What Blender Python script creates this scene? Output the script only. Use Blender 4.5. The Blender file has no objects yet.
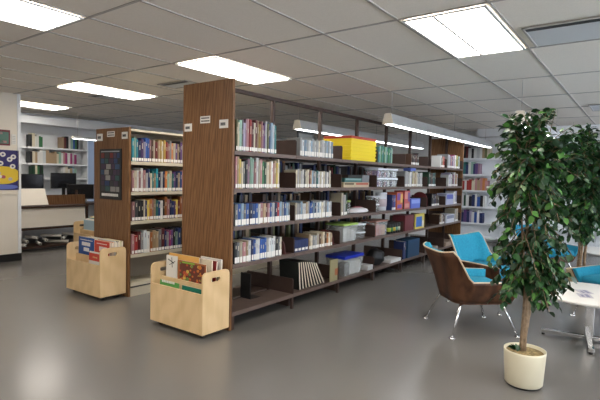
import bpy, bmesh, math, random
from mathutils import Vector, Matrix

# ------------------------------------------------------------ camera, world, exposure
SC = bpy.context.scene
COL = SC.collection
CAMZ = 1.36
CEIL = CAMZ + 1.1012
yaw, pitch, roll = 0.636044, -0.051208, 0.0237189
fw = Vector((math.cos(yaw)*math.cos(pitch), math.sin(yaw)*math.cos(pitch), math.sin(pitch)))
rt = Vector((math.sin(yaw), -math.cos(yaw), 0)); up = rt.cross(fw)
r2 = rt*math.cos(roll)+up*math.sin(roll); u2 = -rt*math.sin(roll)+up*math.cos(roll)
cam = bpy.data.objects.new('camera', bpy.data.cameras.new('camera'))
COL.objects.link(cam)
M3 = Matrix((r2, u2, -fw)).transposed().to_4x4()
M3.translation = Vector((0, 0, CAMZ))
cam.matrix_world = M3
cam.data.sensor_width = 36; cam.data.lens = 468.83*36/600
cam.data.clip_start = 0.02
SC.camera = cam
SC.view_settings.view_transform = 'Standard'
SC.view_settings.look = 'None'
SC.view_settings.gamma = 1
SC.view_settings.exposure = 0.66
SC.view_settings.use_curve_mapping = False
w = bpy.data.worlds.new('sky'); SC.world = w; w.use_nodes = True
w.node_tree.nodes['Background'].inputs[0].default_value = (.80, .88, 1, 1)
w.node_tree.nodes['Background'].inputs[1].default_value = 6.5
TROFFER = 11.0
PENDANT = 9.0

# ------------------------------------------------------------ materials
MATS = {}
def mat(name, c, rough=.6, metal=0, emit=0, alpha=1, noise=0, nscale=8, spec=.4, bump=0):
    if name in MATS: return MATS[name]
    m = bpy.data.materials.new(name); m.use_nodes = True
    nt = m.node_tree; b = nt.nodes['Principled BSDF']
    b.inputs['Base Color'].default_value = (*c, 1)
    b.inputs['Roughness'].default_value = rough
    b.inputs['Metallic'].default_value = metal
    b.inputs['Specular IOR Level'].default_value = spec
    if emit:
        b.inputs['Emission Color'].default_value = (*c, 1); b.inputs['Emission Strength'].default_value = emit
    if alpha < 1: b.inputs['Alpha'].default_value = alpha
    if noise:
        tc = nt.nodes.new('ShaderNodeTexCoord'); n = nt.nodes.new('ShaderNodeTexNoise')
        n.inputs['Scale'].default_value = nscale; n.inputs['Detail'].default_value = 5
        mr = nt.nodes.new('ShaderNodeMapRange'); mr.inputs[1].default_value = .3; mr.inputs[2].default_value = .7
        mr.inputs[3].default_value = 1-noise; mr.inputs[4].default_value = 1+noise
        mx = nt.nodes.new('ShaderNodeVectorMath'); mx.operation = 'SCALE'; mx.inputs[0].default_value = c
        nt.links.new(tc.outputs['Object'], n.inputs['Vector']); nt.links.new(n.outputs['Fac'], mr.inputs[0])
        nt.links.new(mr.outputs[0], mx.inputs['Scale']); nt.links.new(mx.outputs[0], b.inputs['Base Color'])
        if bump:
            bp = nt.nodes.new('ShaderNodeBump'); bp.inputs['Strength'].default_value = bump
            nt.links.new(n.outputs['Fac'], bp.inputs['Height']); nt.links.new(bp.outputs[0], b.inputs['Normal'])
    MATS[name] = m
    return m
def wood(name, c1, c2, scale=(30, 30, 1.6), rough=.45, wscale=1.2):
    m = bpy.data.materials.new(name); m.use_nodes = True
    nt = m.node_tree; b = nt.nodes['Principled BSDF']; b.inputs['Roughness'].default_value = rough
    b.inputs['Specular IOR Level'].default_value = .3
    tc = nt.nodes.new('ShaderNodeTexCoord'); mp = nt.nodes.new('ShaderNodeMapping'); mp.inputs['Scale'].default_value = scale
    n = nt.nodes.new('ShaderNodeTexNoise'); n.inputs['Scale'].default_value = wscale; n.inputs['Detail'].default_value = 6
    n.inputs['Distortion'].default_value = .6
    mp2 = nt.nodes.new('ShaderNodeMapping'); mp2.inputs['Scale'].default_value = (scale[0]/7, scale[1]/7, scale[2]/3)
    wv = nt.nodes.new('ShaderNodeTexWave'); wv.inputs['Scale'].default_value = 1.6; wv.inputs['Distortion'].default_value = 9
    wv.inputs['Detail'].default_value = 3; wv.inputs['Detail Scale'].default_value = .8; wv.bands_direction = 'DIAGONAL'
    mx = nt.nodes.new('ShaderNodeMath'); mx.operation = 'MULTIPLY_ADD'; mx.inputs[1].default_value = .3
    r = nt.nodes.new('ShaderNodeValToRGB')
    r.color_ramp.elements[0].position = .42; r.color_ramp.elements[0].color = (*c1, 1)
    r.color_ramp.elements[1].position = .82; r.color_ramp.elements[1].color = (*c2, 1)
    L = nt.links.new
    L(tc.outputs['Object'], mp.inputs[0]); L(mp.outputs[0], n.inputs['Vector'])
    L(tc.outputs['Object'], mp2.inputs[0]); L(mp2.outputs[0], wv.inputs['Vector'])
    L(wv.outputs['Fac'], mx.inputs[0]); L(n.outputs['Fac'], mx.inputs[2]); L(mx.outputs[0], r.inputs[0])
    L(r.outputs[0], b.inputs['Base Color'])
    MATS[name] = m
    return m
OAK = wood('oak_veneer', (.112, .050, .019), (.205, .102, .043), scale=(85, 85, 3.4))
BIRCH = wood('birch_plywood', (.60, .42, .22), (.68, .49, .27), scale=(12, 12, 3), wscale=1)
WALNUT = wood('walnut_shell', (.04, .016, .008), (.105, .045, .022), scale=(14, 14, 3))
PLYEDGE = mat('plywood_edge', (.55, .42, .28), .5)
BROWN = mat('brown_metal', (.050, .029, .023), .5, noise=.08, nscale=20)
BROWNL = mat('worn_brown_shelf', (.120, .084, .070), .45, noise=.12, nscale=12)
CREAM = mat('cream_metal', (.50, .45, .34), .5)
CHROME = mat('chrome', (.7, .7, .7), .12, 1)
BLUE = mat('turquoise_upholstery', (.010, .215, .33), .85, noise=.12, nscale=60)
TILE = mat('ceiling_tile', (.84, .79, .72), .95, noise=.03, nscale=90, spec=.1)
GRID = mat('ceiling_grid_metal', (.44, .415, .39), .6)
WALLM = mat('painted_wall', (.70, .64, .55), .8, noise=.02, nscale=3)
WALLW = mat('white_wall', (.76, .77, .78), .8, noise=.02, nscale=3)
WHITEM = mat('white_metal', (.72, .74, .76), .4)
BLACK = mat('black_plastic', (.012, .012, .013), .45)
SCREEN = mat('dark_screen', (.01, .01, .012), .15)
PAGES = mat('page_block', (.68, .62, .50), .9)
WLAB = mat('white_label', (.70, .68, .64), .6)
INK = mat('dark_ink', (.04, .04, .045), .7)
CLEAR = mat('clear_plastic', (.62, .66, .66), .2, noise=.1, nscale=14, alpha=.24)
LITE = mat('lit_diffuser', (1, .93, .84), .5, emit=TROFFER)
LITEP = mat('lit_lens', (.94, .97, 1), .5, emit=PENDANT)
POTM = mat('cream_pot', (.70, .64, .47), .45)
BARK = mat('bark', (.22, .15, .09), .85, noise=.35, nscale=40, bump=.5)
LEAFM = [mat('leaf_dark', (.010, .038, .012), .42, noise=.15, nscale=9), mat('leaf_green', (.019, .072, .018), .4, noise=.15, nscale=9),
         mat('leaf_light', (.07, .20, .035), .42), mat('leaf_pale', (.20, .28, .14), .5)]
TOP = mat('laminate_top', (.74, .72, .68), .35)
INKS = mat('soft_ink', (.26, .24, .25), .7)
GOLD = mat('pale_print', (.42, .38, .30), .6)
def colm(name, c, rough=.5): return mat(name, c, rough)

CM = lambda n, c: colm(n, c)
# floor material: polished grey epoxy
FL = bpy.data.materials.new('polished_grey_floor'); FL.use_nodes = True
_n = FL.node_tree; _b = _n.nodes['Principled BSDF']
_tc = _n.nodes.new('ShaderNodeTexCoord'); _nn = _n.nodes.new('ShaderNodeTexNoise'); _nn.inputs['Scale'].default_value = 1.3; _nn.inputs['Detail'].default_value = 7
_r = _n.nodes.new('ShaderNodeValToRGB'); _r.color_ramp.elements[0].color = (.148, .140, .131, 1); _r.color_ramp.elements[1].color = (.156, .148, .139, 1)
_mr = _n.nodes.new('ShaderNodeMapRange'); _mr.inputs[3].default_value = .21; _mr.inputs[4].default_value = .24
_n.links.new(_tc.outputs['Object'], _nn.inputs['Vector']); _n.links.new(_nn.outputs['Fac'], _r.inputs[0]); _n.links.new(_r.outputs[0], _b.inputs['Base Color'])
_n.links.new(_nn.outputs['Fac'], _mr.inputs[0]); _n.links.new(_mr.outputs[0], _b.inputs['Roughness'])
_b.inputs['Specular IOR Level'].default_value = .5

# ------------------------------------------------------------ mesh helpers
class MB:
    def __init__(s): s.v = []; s.f = []; s.m = []; s.sm = []
    def face(s, idx, mi=0, smooth=False): s.f.append(idx); s.m.append(mi); s.sm.append(smooth)
    def box(s, x0, x1, y0, y1, z0, z1, mi=0, T=None):
        b = len(s.v)
        P = [(x0, y0, z0), (x1, y0, z0), (x1, y1, z0), (x0, y1, z0), (x0, y0, z1), (x1, y0, z1), (x1, y1, z1), (x0, y1, z1)]
        if T is not None: P = [tuple(T @ Vector(p)) for p in P]
        s.v += P
        for q in ((3, 2, 1, 0), (4, 5, 6, 7), (0, 1, 5, 4), (1, 2, 6, 5), (2, 3, 7, 6), (3, 0, 4, 7)): s.face([b+i for i in q], mi)
        return s
    def tube(s, pts, rad, n=10, mi=0, cap=True):
        pts = [Vector(p) for p in pts]; rad = rad if isinstance(rad, (list, tuple)) else [rad]*len(pts)
        base = len(s.v)
        for i, p in enumerate(pts):
            d = (pts[min(i+1, len(pts)-1)]-pts[max(i-1, 0)]).normalized()
            a = d.cross(Vector((0, 0, 1)))
            if a.length < 1e-3: a = d.cross(Vector((0, 1, 0)))
            a.normalize(); b = d.cross(a)
            for k in range(n):
                t = 2*math.pi*k/n; s.v.append(tuple(p+(a*math.cos(t)+b*math.sin(t))*rad[i]))
        for i in range(len(pts)-1):
            for k in range(n):
                s.face([base+i*n+k, base+i*n+(k+1) % n, base+(i+1)*n+(k+1) % n, base+(i+1)*n+k], mi, True)
        if cap:
            s.face([base+k for k in range(n)][::-1], mi); e = base+(len(pts)-1)*n; s.face([e+k for k in range(n)], mi)
        return s
    def lathe(s, prof, n=32, c=(0, 0), sx=1, sy=1, mi=0, smooth=True, z=0):
        base = len(s.v)
        for r, zz in prof:
            for k in range(n):
                t = 2*math.pi*k/n; s.v.append((c[0]+r*sx*math.cos(t), c[1]+r*sy*math.sin(t), zz+z))
        for i in range(len(prof)-1):
            for k in range(n):
                s.face([base+i*n+k, base+i*n+(k+1) % n, base+(i+1)*n+(k+1) % n, base+(i+1)*n+k], mi, smooth)
        if prof[0][0] > 0: s.face([base+k for k in range(n)][::-1], mi)
        e = base+(len(prof)-1)*n
        if prof[-1][0] > 0: s.face([e+k for k in range(n)], mi)
        return s
    def prism(s, poly, axis, a, b, mi=0):
        """extrude a 2D polygon along axis ('x','y','z') from a to b"""
        base = len(s.v); n = len(poly)
        def P(u, v, w_): return {'x': (w_, u, v), 'y': (u, w_, v), 'z': (u, v, w_)}[axis]
        for w_ in (a, b):
            for u, v in poly: s.v.append(P(u, v, w_))
        s.face([base+i for i in range(n)][::-1], mi); s.face([base+n+i for i in range(n)], mi)
        for i in range(n): s.face([base+i, base+(i+1) % n, base+n+(i+1) % n, base+n+i], mi)
        return s
    def build(s, name, mats, parent=None, loc=(0, 0, 0), bevel=0, rot=0):
        me = bpy.data.meshes.new(name); me.from_pydata(s.v, [], s.f)
        for m in (mats if isinstance(mats, (list, tuple)) else [mats]): me.materials.append(m)
        for i, p in enumerate(me.polygons): p.material_index = s.m[i]; p.use_smooth = s.sm[i]
        bm = bmesh.new(); bm.from_mesh(me); bmesh.ops.remove_doubles(bm, verts=bm.verts, dist=1e-6) if len(bm.verts) < 4 else None
        bmesh.ops.recalc_face_normals(bm, faces=bm.faces)
        if bevel:
            bmesh.ops.bevel(bm, geom=[e for e in bm.edges if len(e.link_faces) == 2 and e.calc_face_angle(0) > .6], offset=bevel, segments=2, affect='EDGES', profile=.6)
        bm.to_mesh(me); bm.free()
        o = bpy.data.objects.new(name, me); COL.objects.link(o); o.location = loc; o.rotation_euler.z = rot
        if parent: o.parent = parent
        return o
def box(name, m, x0, x1, y0, y1, z0, z1, parent=None, bevel=0): return MB().box(x0, x1, y0, y1, z0, z1).build(name, m, parent, bevel=bevel)
def tag(o, label, cat, group=None, kind=None):
    o['label'] = label; o['category'] = cat
    if group: o['group'] = group
    if kind: o['kind'] = kind
    return o
def thing(name, label, cat, loc=(0, 0, 0), rz=0, group=None):
    o = bpy.data.objects.new(name, None); COL.objects.link(o); o.location = loc; o.rotation_euler.z = rz
    o.empty_display_size = .1
    return tag(o, label, cat, group)
def struct(o): o['kind'] = 'structure'; return o
def copy_tree(o, parent=None):
    c = o.copy(); COL.objects.link(c)
    if parent: c.parent = parent
    for ch in list(o.children): copy_tree(ch, c)
    return c
ORD = ['', 'first', 'second', 'third', 'fourth', 'fifth', 'sixth', 'seventh', 'eighth', 'ninth', 'tenth', 'eleventh', 'twelfth', 'thirteenth', 'fourteenth',
       'fifteenth', 'sixteenth', 'seventeenth', 'eighteenth', 'nineteenth', 'twentieth', 'twenty-first', 'twenty-second', 'twenty-third', 'twenty-fourth',
       'twenty-fifth', 'twenty-sixth', 'twenty-seventh', 'twenty-eighth', 'twenty-ninth', 'thirtieth']

# ------------------------------------------------------------ room
X0, X1, Y0, Y1 = -3.0, 10.9, -4.0, 9.8
struct(box('floor', FL, X0, X1, Y0, Y1, -.1, 0))
struct(box('ceiling', TILE, X0, X1, Y0, Y1, CEIL, CEIL+.08))
struct(box('wall_back', WALLW, X1, X1+.1, Y0, Y1, 0, CEIL))
struct(box('wall_front', WALLW, X0-.1, X0, Y0, Y1, 0, CEIL))
# right wall (out of frame) with a row of windows, left far wall with one window
def wall_y(name, y, t, wins, m):
    b = MB(); xs = X0
    for a, c, z0, z1 in wins:
        b.box(xs, a, y, y+t, 0, CEIL); b.box(a, c, y, y+t, 0, z0); b.box(a, c, y, y+t, z1, CEIL); xs = c
    b.box(xs, X1, y, y+t, 0, CEIL)
    return struct(b.build(name, m))
wall_y('wall_right', Y0-.1, .1, [(-.2, 3.4, .8, 2.25), (3.8, 6.9, .8, 2.25), (7.3, 10.4, .8, 2.25)], WALLW)
wall_y('wall_left', Y1, .1, [(5.33, 6.3, .45, 2.05)], WALLW)
for i, (a, c, z0, z1, y) in enumerate([(-.2, 3.4, .8, 2.25, Y0-.05), (3.8, 6.9, .8, 2.25, Y0-.05), (7.3, 10.4, .8, 2.25, Y0-.05), (5.33, 6.3, .45, 2.05, Y1+.05)]):
    b = MB(); s = .04
    b.box(a, c, y-.03, y+.03, z0, z0+s); b.box(a, c, y-.03, y+.03, z1-s, z1)
    for x in (a, (a+c)/2-s/2, c-s): b.box(x, x+s, y-.03, y+.03, z0+s, z1-s)
    struct(b.build('window_%d' % (i+1), WHITEM))
_bl = bpy.data.materials.new('blind_fabric'); _bl.use_nodes = True; _bn = _bl.node_tree
_t = _bn.nodes.new('ShaderNodeBsdfTranslucent'); _t.inputs[0].default_value = (.20, .22, .25, 1)
_d = _bn.nodes.new('ShaderNodeBsdfDiffuse'); _d.inputs[0].default_value = (.6, .62, .65, 1); _mx = _bn.nodes.new('ShaderNodeMixShader'); _mx.inputs[0].default_value = .4
_bn.links.new(_t.outputs[0], _mx.inputs[1]); _bn.links.new(_d.outputs[0], _mx.inputs[2]); _bn.links.new(_mx.outputs[0], _bn.nodes['Material Output'].inputs[0])
struct(MB().box(5.34, 6.29, Y1+.005, Y1+.008, .46, 2.04).build('window_5', _bl))  # translucent blind added to soften the glare of the far left window
# partition wall on the left carrying the posters
struct(box('wall_partition', WALLM, X0, 3.14, 7.5, 7.72, 0, CEIL))
struct(box('baseboard_partition', BLACK, X0, 3.145, 7.485, 7.5, 0, .11))
struct(box('trim_1', WHITEM, 3.10, 3.145, 7.49, 7.5, .11, CEIL))
struct(box('trim_2', WALLM, X0, 3.10, 7.475, 7.5, .99, 1.01))
# soffit along the back wall
struct(box('trim_3', WALLW, 10.45, X1, Y0, 3.0, 2.30, CEIL))
# ceiling grid (T bars)
GX, GY = .6145, 3.279
g = MB()
q = -3
while GX+1.2192*q < X1:
    x = GX+1.2192*q
    if x > X0: g.box(x-.009, x+.009, Y0, Y1, CEIL-.006, CEIL)
    q += 1
for k in range(-11, 13):
    y = GY-.6096*k
    if Y0 < y < Y1: g.box(X0, X1, y-.009, y+.009, CEIL-.006, CEIL)
struct(g.build('trim_4', GRID))

# ------------------------------------------------------------ ceiling lights
def troffer(qx, ky, label):
    xa, xb = GX+1.2192*qx+.02, GX+1.2192*(qx+1)-.02
    yb, ya = GY-.6096*ky-.02, GY-.6096*(ky+1)+.02
    t = thing('ceiling_light', label, 'ceiling light', ((xa+xb)/2, (ya+yb)/2, CEIL), 0, 'recessed lights in the ceiling grid')
    hx, hy = (xb-xa)/2, (yb-ya)/2
    f = MB()
    f.box(-hx, hx, -hy, -hy+.02, -.016, -.007); f.box(-hx, hx, hy-.02, hy, -.016, -.007)
    f.box(-hx, -hx+.02, -hy+.02, hy-.02, -.016, -.007); f.box(hx-.02, hx, -hy+.02, hy-.02, -.016, -.007)
    f.build('frame', WHITEM, t)
    box('diffuser', LITE, -hx+.022, hx-.022, -hy+.022, hy-.022, -.012, -.008, t)
    MB().box(-hx+.022, hx-.022, .050, .070, -.018, -.0125).build('divider', WHITEM, t)
    return t
LN = {(0, -1): 'bright rectangular ceiling light at the top left corner of the photo',
      (2, -1): 'bright ceiling light directly above the tall oak end panel of the long bookcase',
      (2, 3): 'largest bright ceiling light, upper right, beside the grey air vent',
      (2, -5): 'ceiling light above the shorter oak bookcase with the poster',
      (2, -9): 'smallest, farthest ceiling light next to the partition wall with posters'}
for qx in (-2, 0, 2):
    for ky in (-9, -5, -1, 3, 7):
        if (qx, ky) in LN: troffer(qx, ky, LN[(qx, ky)])
        elif ky > -5: troffer(qx, ky, 'ceiling light outside the picture, %s row, %s column' % (ORD[qx//2+2], ORD[(ky+9)//4+1]))

# air vents
VENT = mat('vent_panel', (.62, .64, .66), .5)
def vent(x0, x1, y0, y1, label):
    t = thing('air_vent', label, 'air vent', ((x0+x1)/2, (y0+y1)/2, CEIL), 0, 'vents in the ceiling')
    hx, hy = (x1-x0)/2, (y1-y0)/2
    f = MB(); f.box(-hx, -hx+.015, -hy, hy, -.016, -.007); f.box(hx-.015, hx, -hy, hy, -.016, -.007)
    f.box(-hx, hx, -hy, -hy+.015, -.016, -.007); f.box(-hx, hx, hy-.015, hy, -.016, -.007); f.build('frame', GRID, t)
    MB().box(-hx+.015, -hx+.10, -hy+.015, hy-.015, -.010, -.007).build('slot', BLACK, t)
    MB().box(-hx+.10, hx-.015, -hy+.015, hy-.015, -.011, -.007).build('panel', VENT, t, bevel=.004)
vent(3.68, 4.24, -.46, .78, 'grey air vent at the upper right beside the largest ceiling light')
vent(3.66, 3.95, 4.42, 4.95, 'small vent left of the tall oak panel, between two ceiling lights')
vent(3.70, 4.10, 6.02, 6.62, 'square vent above the shorter bookcase, beneath its ceiling light')
vent(7.72, 8.40, -.5, .72, 'small distant vent at the right edge above the rear plant')

# pendant strip lights, parallel to the long bookcase
def pendant(y, xa, xb, z, label, wires, k=.86):
    t = thing('pendant_light', label, 'pendant light', (xa, y, z), 0, 'hanging strip lights')
    L = xb-xa
    poly = [(-.085*k, 0), (.085*k, 0), (.045*k, .15*k), (-.045*k, .15*k)]
    MB().prism(poly, 'x', .012, L).build('housing', mat('lamp_housing', (.50, .51, .52), .45), t)
    MB().prism([(-.09*k, -.004), (.09*k, -.004), (.048*k, .156*k), (-.048*k, .156*k)], 'x', -.002, .012).build('end_cap', mat('cream_cap', (.62, .57, .48), .5), t)
    box('lens', LITEP, .014, L, -.048*k, .048*k, -.006, -.0005, t)
    for x in wires: MB().tube([(x-xa, 0, .15*k), (x-xa, 0, CEIL-z)], .0035, 6).build('hanging_wire', GRID, t)
ZP = 2.045
pendant(2.677, 5.45, 10.2, ZP, 'long hanging strip light above the chairs, running past the long bookcase', [5.56, 8.0, 9.9])
pendant(1.138, 5.50, 10.2, ZP-.06, 'hanging strip light whose near end shows through the top of the front plant', [5.56, 8.0, 9.9])
pendant(4.15, 5.50, 10.2, ZP, 'hanging strip light seen behind the open top of the long bookcase', [5.56, 8.0, 9.9])
pendant(8.60, 4.50, 5.9, 1.955, 'distant hanging strip light in the far left room beyond the poster bookcase', [4.6, 5.7], .3)

# ------------------------------------------------------------ double-sided bookcase
TITLES = []
def bookcase(name, label, xs, yf, yb, ztop, levels, metal, lipm, end_h, near, far_panel, canopy, cat='bookcase', posts=True):
    t = thing(name, label, cat, (xs[0], yf, 0))
    ox, oy = xs[0], yf
    D = yb-yf; ym = D/2
    MB().box(-.025, 0, 0, D, 0, end_h).build('end_panel', OAK, t, bevel=.003)
    if far_panel: MB().box(xs[-1]-ox, xs[-1]-ox+.03, 0, D, 0, end_h-.02).build('end_panel', OAK, t)
    if posts:
        for x in xs:
            xx = min(max(x-ox, .02), xs[-1]-ox-.02)
            MB().box(xx-.017, xx+.017, ym-.02, ym+.02, 0, ztop).build('upright', metal, t)
        MB().box(0, xs[-1]-ox, ym-.018, ym+.018, ztop, ztop+.035).build('top_rail', metal, t)
    for side in (0, 1):
        for i in range(len(xs)-1):
            a, b = xs[i]-ox+.003, xs[i+1]-ox-.003
            for z in levels:
                m = MB()
                d0, d1 = (0, ym-.022) if side == 0 else (ym+.022, D)
                m.box(a, b, d0, d1, z-.012, z)
                if side == 0: m.box(a, b, 0, .012, z-.035, z-.012)
                else: m.box(a, b, D-.012, D, z-.035, z-.012)
                sh = m.build('shelf', lipm, t)
                if name == 'long_bookcase':
                    for xx in (a, b-.004):
                        pts = [(d0+.004, z+.0005), (d1, z+.0005), (d1, z+.155), (d0+.015, z+.155), (d0+.004, z+.14)]
                        if side: pts = [(D-p+0, q) for p, q in [(.004, z+.0005), (D-d0, z+.0005), (D-d0, z+.155), (.015, z+.155), (.004, z+.14)]]
                        MB().prism(pts, 'x', xx, xx+.004).build('bracket', metal, sh)
    if name == 'long_bookcase': MB().box(0, xs[-1]-ox, ym-.01, ym+.01, .0, levels[-1]-.06).build('dark_gap_panel', BLACK, t)  # black sheet added so the gap under the bottom shelves reads dark
    # feet
    for i, x in enumerate(xs):
        xx = min(max(x-ox, .02), xs[-1]-ox-.02)
        if name == 'long_bookcase':
            MB().box(xx-.013, xx+.013, .004, .03, 0, levels[-1]-.036).build('foot', metal, t)
        MB().box(xx-.013, xx+.013, .05, D-.05, .02, levels[-1]-.05).build('base_beam', metal, t)
    if canopy:
        MB().box(0, xs[-1]-ox, -.0, D, ztop, ztop+.022).build('canopy', lipm, t)
    return t
YF, YB = 2.85, 3.495
LV = [1.565, 1.237, .907, .575, .155]
BX = [2.90+.8825*i for i in range(8)]   # 2.90 ... 9.08
main = bookcase('long_bookcase', 'long brown double-sided bookcase with tall oak end panels, standing in the middle of the room',
                BX, YF, YB, 2.135, LV, BROWN, BROWNL, 2.175, True, True, False)
LV2 = [1.475, 1.145, .825, .46, .145]
BX2 = [2.98+.88*i for i in range(4)]
short = bookcase('bookcase', 'shorter bookcase with cream shelves and an oak end panel carrying a framed collage poster',
                 BX2, 4.47, 5.115, 1.80, LV2, CREAM, CREAM, 1.84, True, True, True, posts=False)
D2 = .645
MB().box(0, BX2[-1]-2.98, D2/2-.01, D2/2+.01, .06, 1.80).build('center_panel', mat('tan_metal', (.30, .25, .19), .6), short)
MB().box(0, BX2[-1]-2.98, 0, .015, 0, .09).build('kick_plate', CREAM, short)
MB().box(0, .03, .645, .73, 0, 1.70).build('back_board', OAK, short)
# white label plates on the end panels
def plate(parent, x, y0, y1, z0, z1, lines):
    p = MB().box(x-.006, x-.0255, y0, y1, z0, z1).build('sign_plate', WLAB, parent)
    m = MB()
    for (a, b, c, d) in lines: m.box(x-.0072, x-.0062, y0+(y1-y0)*a, y0+(y1-y0)*b, z0+(z1-z0)*c, z0+(z1-z0)*d)
    m.box(x-.0072, x-.0062, y0+(y1-y0)*.1, y0+(y1-y0)*.11, z0, z0+.001)
    return p, m
def mkplate(parent, oy, y0, y1, z0, z1, kind):
    p = MB().box(-.029, -.0255, y0-oy, y1-oy, z0, z1).build('sign_plate', WLAB, parent)
    m = MB(); rnd = random.Random(int(y0*1000))
    Y = lambda f: y1-oy-(y1-y0)*f
    rows = [(.30, .66, .15, .72)] if kind == 1 else [(.62, .82, .1, .95), (.2, .40, .1, .95)]
    for (c, d, a, b) in rows:
        f = a
        while f < b:
            wd = rnd.uniform(.04, .08)
            m.box(-.0300, -.0292, Y(f+wd), Y(f), z0+(z1-z0)*c, z0+(z1-z0)*d); f += wd+.02
    m.build('lettering', INK, p)
mkplate(main, YF, 3.37, 3.47, 1.745, 1.815, 1); mkplate(main, YF, 3.13, 3.255, 1.81, 1.872, 2); mkplate(main, YF, 2.905, 3.01, 1.757, 1.83, 1)
mkplate(short, 4.47, 4.98, 5.09, 1.705, 1.785, 1); mkplate(short, 4.47, 4.74, 4.885, 1.745, 1.805, 2); mkplate(short, 4.47, 4.495, 4.60, 1.715, 1.79, 1)

# collage poster
po = thing('framed_poster', 'dark framed collage poster of many small coloured pictures on the oak end panel', 'poster', (2.9545, 4.805, 1.33))
MB().box(-.014, -.001, -.21, .21, -.28, .28).build('frame', BLACK, po, bevel=.003)
m = MB(); rnd = random.Random(4)
cc = [(.02, .04, .11), (.14, .025, .025), (.03, .08, .08), (.24, .23, .22), (.05, .03, .06), (.03, .07, .14), (.11, .08, .06), (.04, .04, .045)]
rows = 7
for r in range(rows):
    yv = .18
    while yv > -.15:
        wd = rnd.uniform(.055, .10); h = .055
        z0 = .235-r*.062
        if r == 5: pass
        m.box(-.0165, -.0145, max(yv-wd, -.185), yv, z0-h, z0, rnd.randrange(len(cc))); yv -= wd+.012
m.build('pictures', [colm('collage_%d' % i, c) for i, c in enumerate(cc)], po)
MB().box(-.0165, -.0145, -.18, .18, .245, .258).build('header_strip', CM('po_head', (.3, .34, .36)), po)
m = MB()
f = .165
while f > -.16:
    wd = rnd.uniform(.012, .026); m.box(-.0165, -.0145, f-wd, f, -.245, -.215); f -= wd+.006
m.build('white_lettering', WLAB, po)

# ------------------------------------------------------------ books
PAL = {
 'white': (.62, .62, .60), 'cream': (.60, .54, .40), 'tan': (.42, .30, .18), 'yellow': (.62, .48, .10), 'mustard': (.42, .28, .06), 'orange': (.55, .20, .06),
 'red': (.38, .035, .03), 'maroon': (.13, .02, .022), 'pink': (.50, .24, .25), 'mauve': (.34, .20, .27), 'lavender': (.38, .34, .48), 'purple': (.13, .06, .20),
 'navy': (.02, .035, .12), 'blue': (.03, .10, .36), 'light blue': (.28, .42, .55), 'turquoise': (.03, .30, .38), 'teal': (.03, .18, .18), 'mint': (.30, .48, .38),
 'green': (.04, .18, .07), 'olive': (.16, .17, .07), 'dark green': (.015, .06, .03), 'grey': (.25, .26, .27), 'light grey': (.45, .46, .46), 'dark grey': (.07, .07, .075), 'black': (.015, .015, .017),
 'brown': (.10, .05, .03), 'silver': (.50, .54, .56), 'magenta': (.36, .04, .18)}
PAL = {k: tuple(x*(.88 if sum(v) > 1.2 else .74) for x in v) for k, v in PAL.items()}
NB = [0]
SMALL_ROW = {}
def book(name, x, th, h, d, z, yf, face, color, label, group, lean=0, band=True, pages=True, axis='x', texty=True):
    """spine at y=yf, facing -y if face=-1, +y if face=1; x = left edge"""
    NB[0] += 1
    sh_ = random.Random(NB[0]*7+3).randrange(4); kk = (.55, .75, .92, 1.1)[sh_]
    M_ = colm('cover_'+color.replace(' ', '_')+'_%d' % sh_, tuple(v*kk for v in PAL[color]), .45)
    m = MB(); s = -face   # depth direction
    def bx(mb, x0, x1, u0, u1, z0, z1, mi=0):
        a, b = u0*s, u1*s
        mb.box(x0, x1, min(a, b), max(a, b), z0, z1, mi)
    if pages:
        c = min(.003, th*.18)
        poly = [(0, 0), (0, .006), (0, d), (c, d), (c, .006), (th-c, .006), (th-c, d), (th, d), (th, .004), (th*.8, -.0), (th*.2, -.0), (0, .004)]
        poly = [(0, .004), (0, d), (c, d), (c, .007), (th-c, .007), (th-c, d), (th, d), (th, .004), (th*.78, 0), (th*.22, 0)]
        m.prism([(p, q*s) for p, q in poly], 'z', 0, h)
    else: bx(m, 0, th, 0, d, 0, h)
    if texty:
        # title block printed on the spine
        pr_ = random.Random(NB[0]); zz = h*pr_.uniform(.5, .7)
        bx(m, th*.36, th*.64, -.0006, .001, zz, min(zz+h*pr_.uniform(.12, .25), h*.95), 1)
    lum = sum(PAL[color])
    o = m.build(name, [M_, INKS if lum > .8 else GOLD])
    o.location = (x, yf, z)
    if axis == 'y': o.rotation_euler.z = -math.pi/2
    if lean: o.rotation_euler.y = lean
    if pages:
        c = min(.003, th*.18)
        pb = MB(); bx(pb, c+.0002, th-c-.0002, .0075, d-.004, .003, h-.003); pb.build('page_block', PAGES, o)
    if band:
        lb = MB(); bx(lb, th*.08, th*.92, -.0012, -.0002, .008, .008+(band if band is not True else .032)); lb.build('spine_label', WLAB, o)
    tag(o, label, 'book', group)
    return o
STUFF = MB(); STUFFM = []
def stuff_box(x0, x1, y0, y1, z0, z1, col):
    if col not in STUFFM: STUFFM.append(col)
    STUFF.box(x0, x1, y0, y1, z0, z1, STUFFM.index(col))
def stuff_row(x0, x1, z, yf, face, cols, thr, hr, seed):
    rnd = random.Random(seed); x = x0; i = 0
    while True:
        th = rnd.uniform(*thr); h = rnd.uniform(*hr); d = rnd.uniform(.15, .2)
        if x+th > x1: break
        y = yf-face*rnd.uniform(.006, .014); a, b = y, y-face*d
        stuff_box(x, x+th, min(a, b), max(a, b), z+.001, z+h, cols[i % len(cols)]); x += th+.0012; i += 1
def size_word(th, h, hm): return ('tall ' if h > hm else '')+('thick ' if th > .03 else 'thin ' if th < .017 else '')
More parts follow.
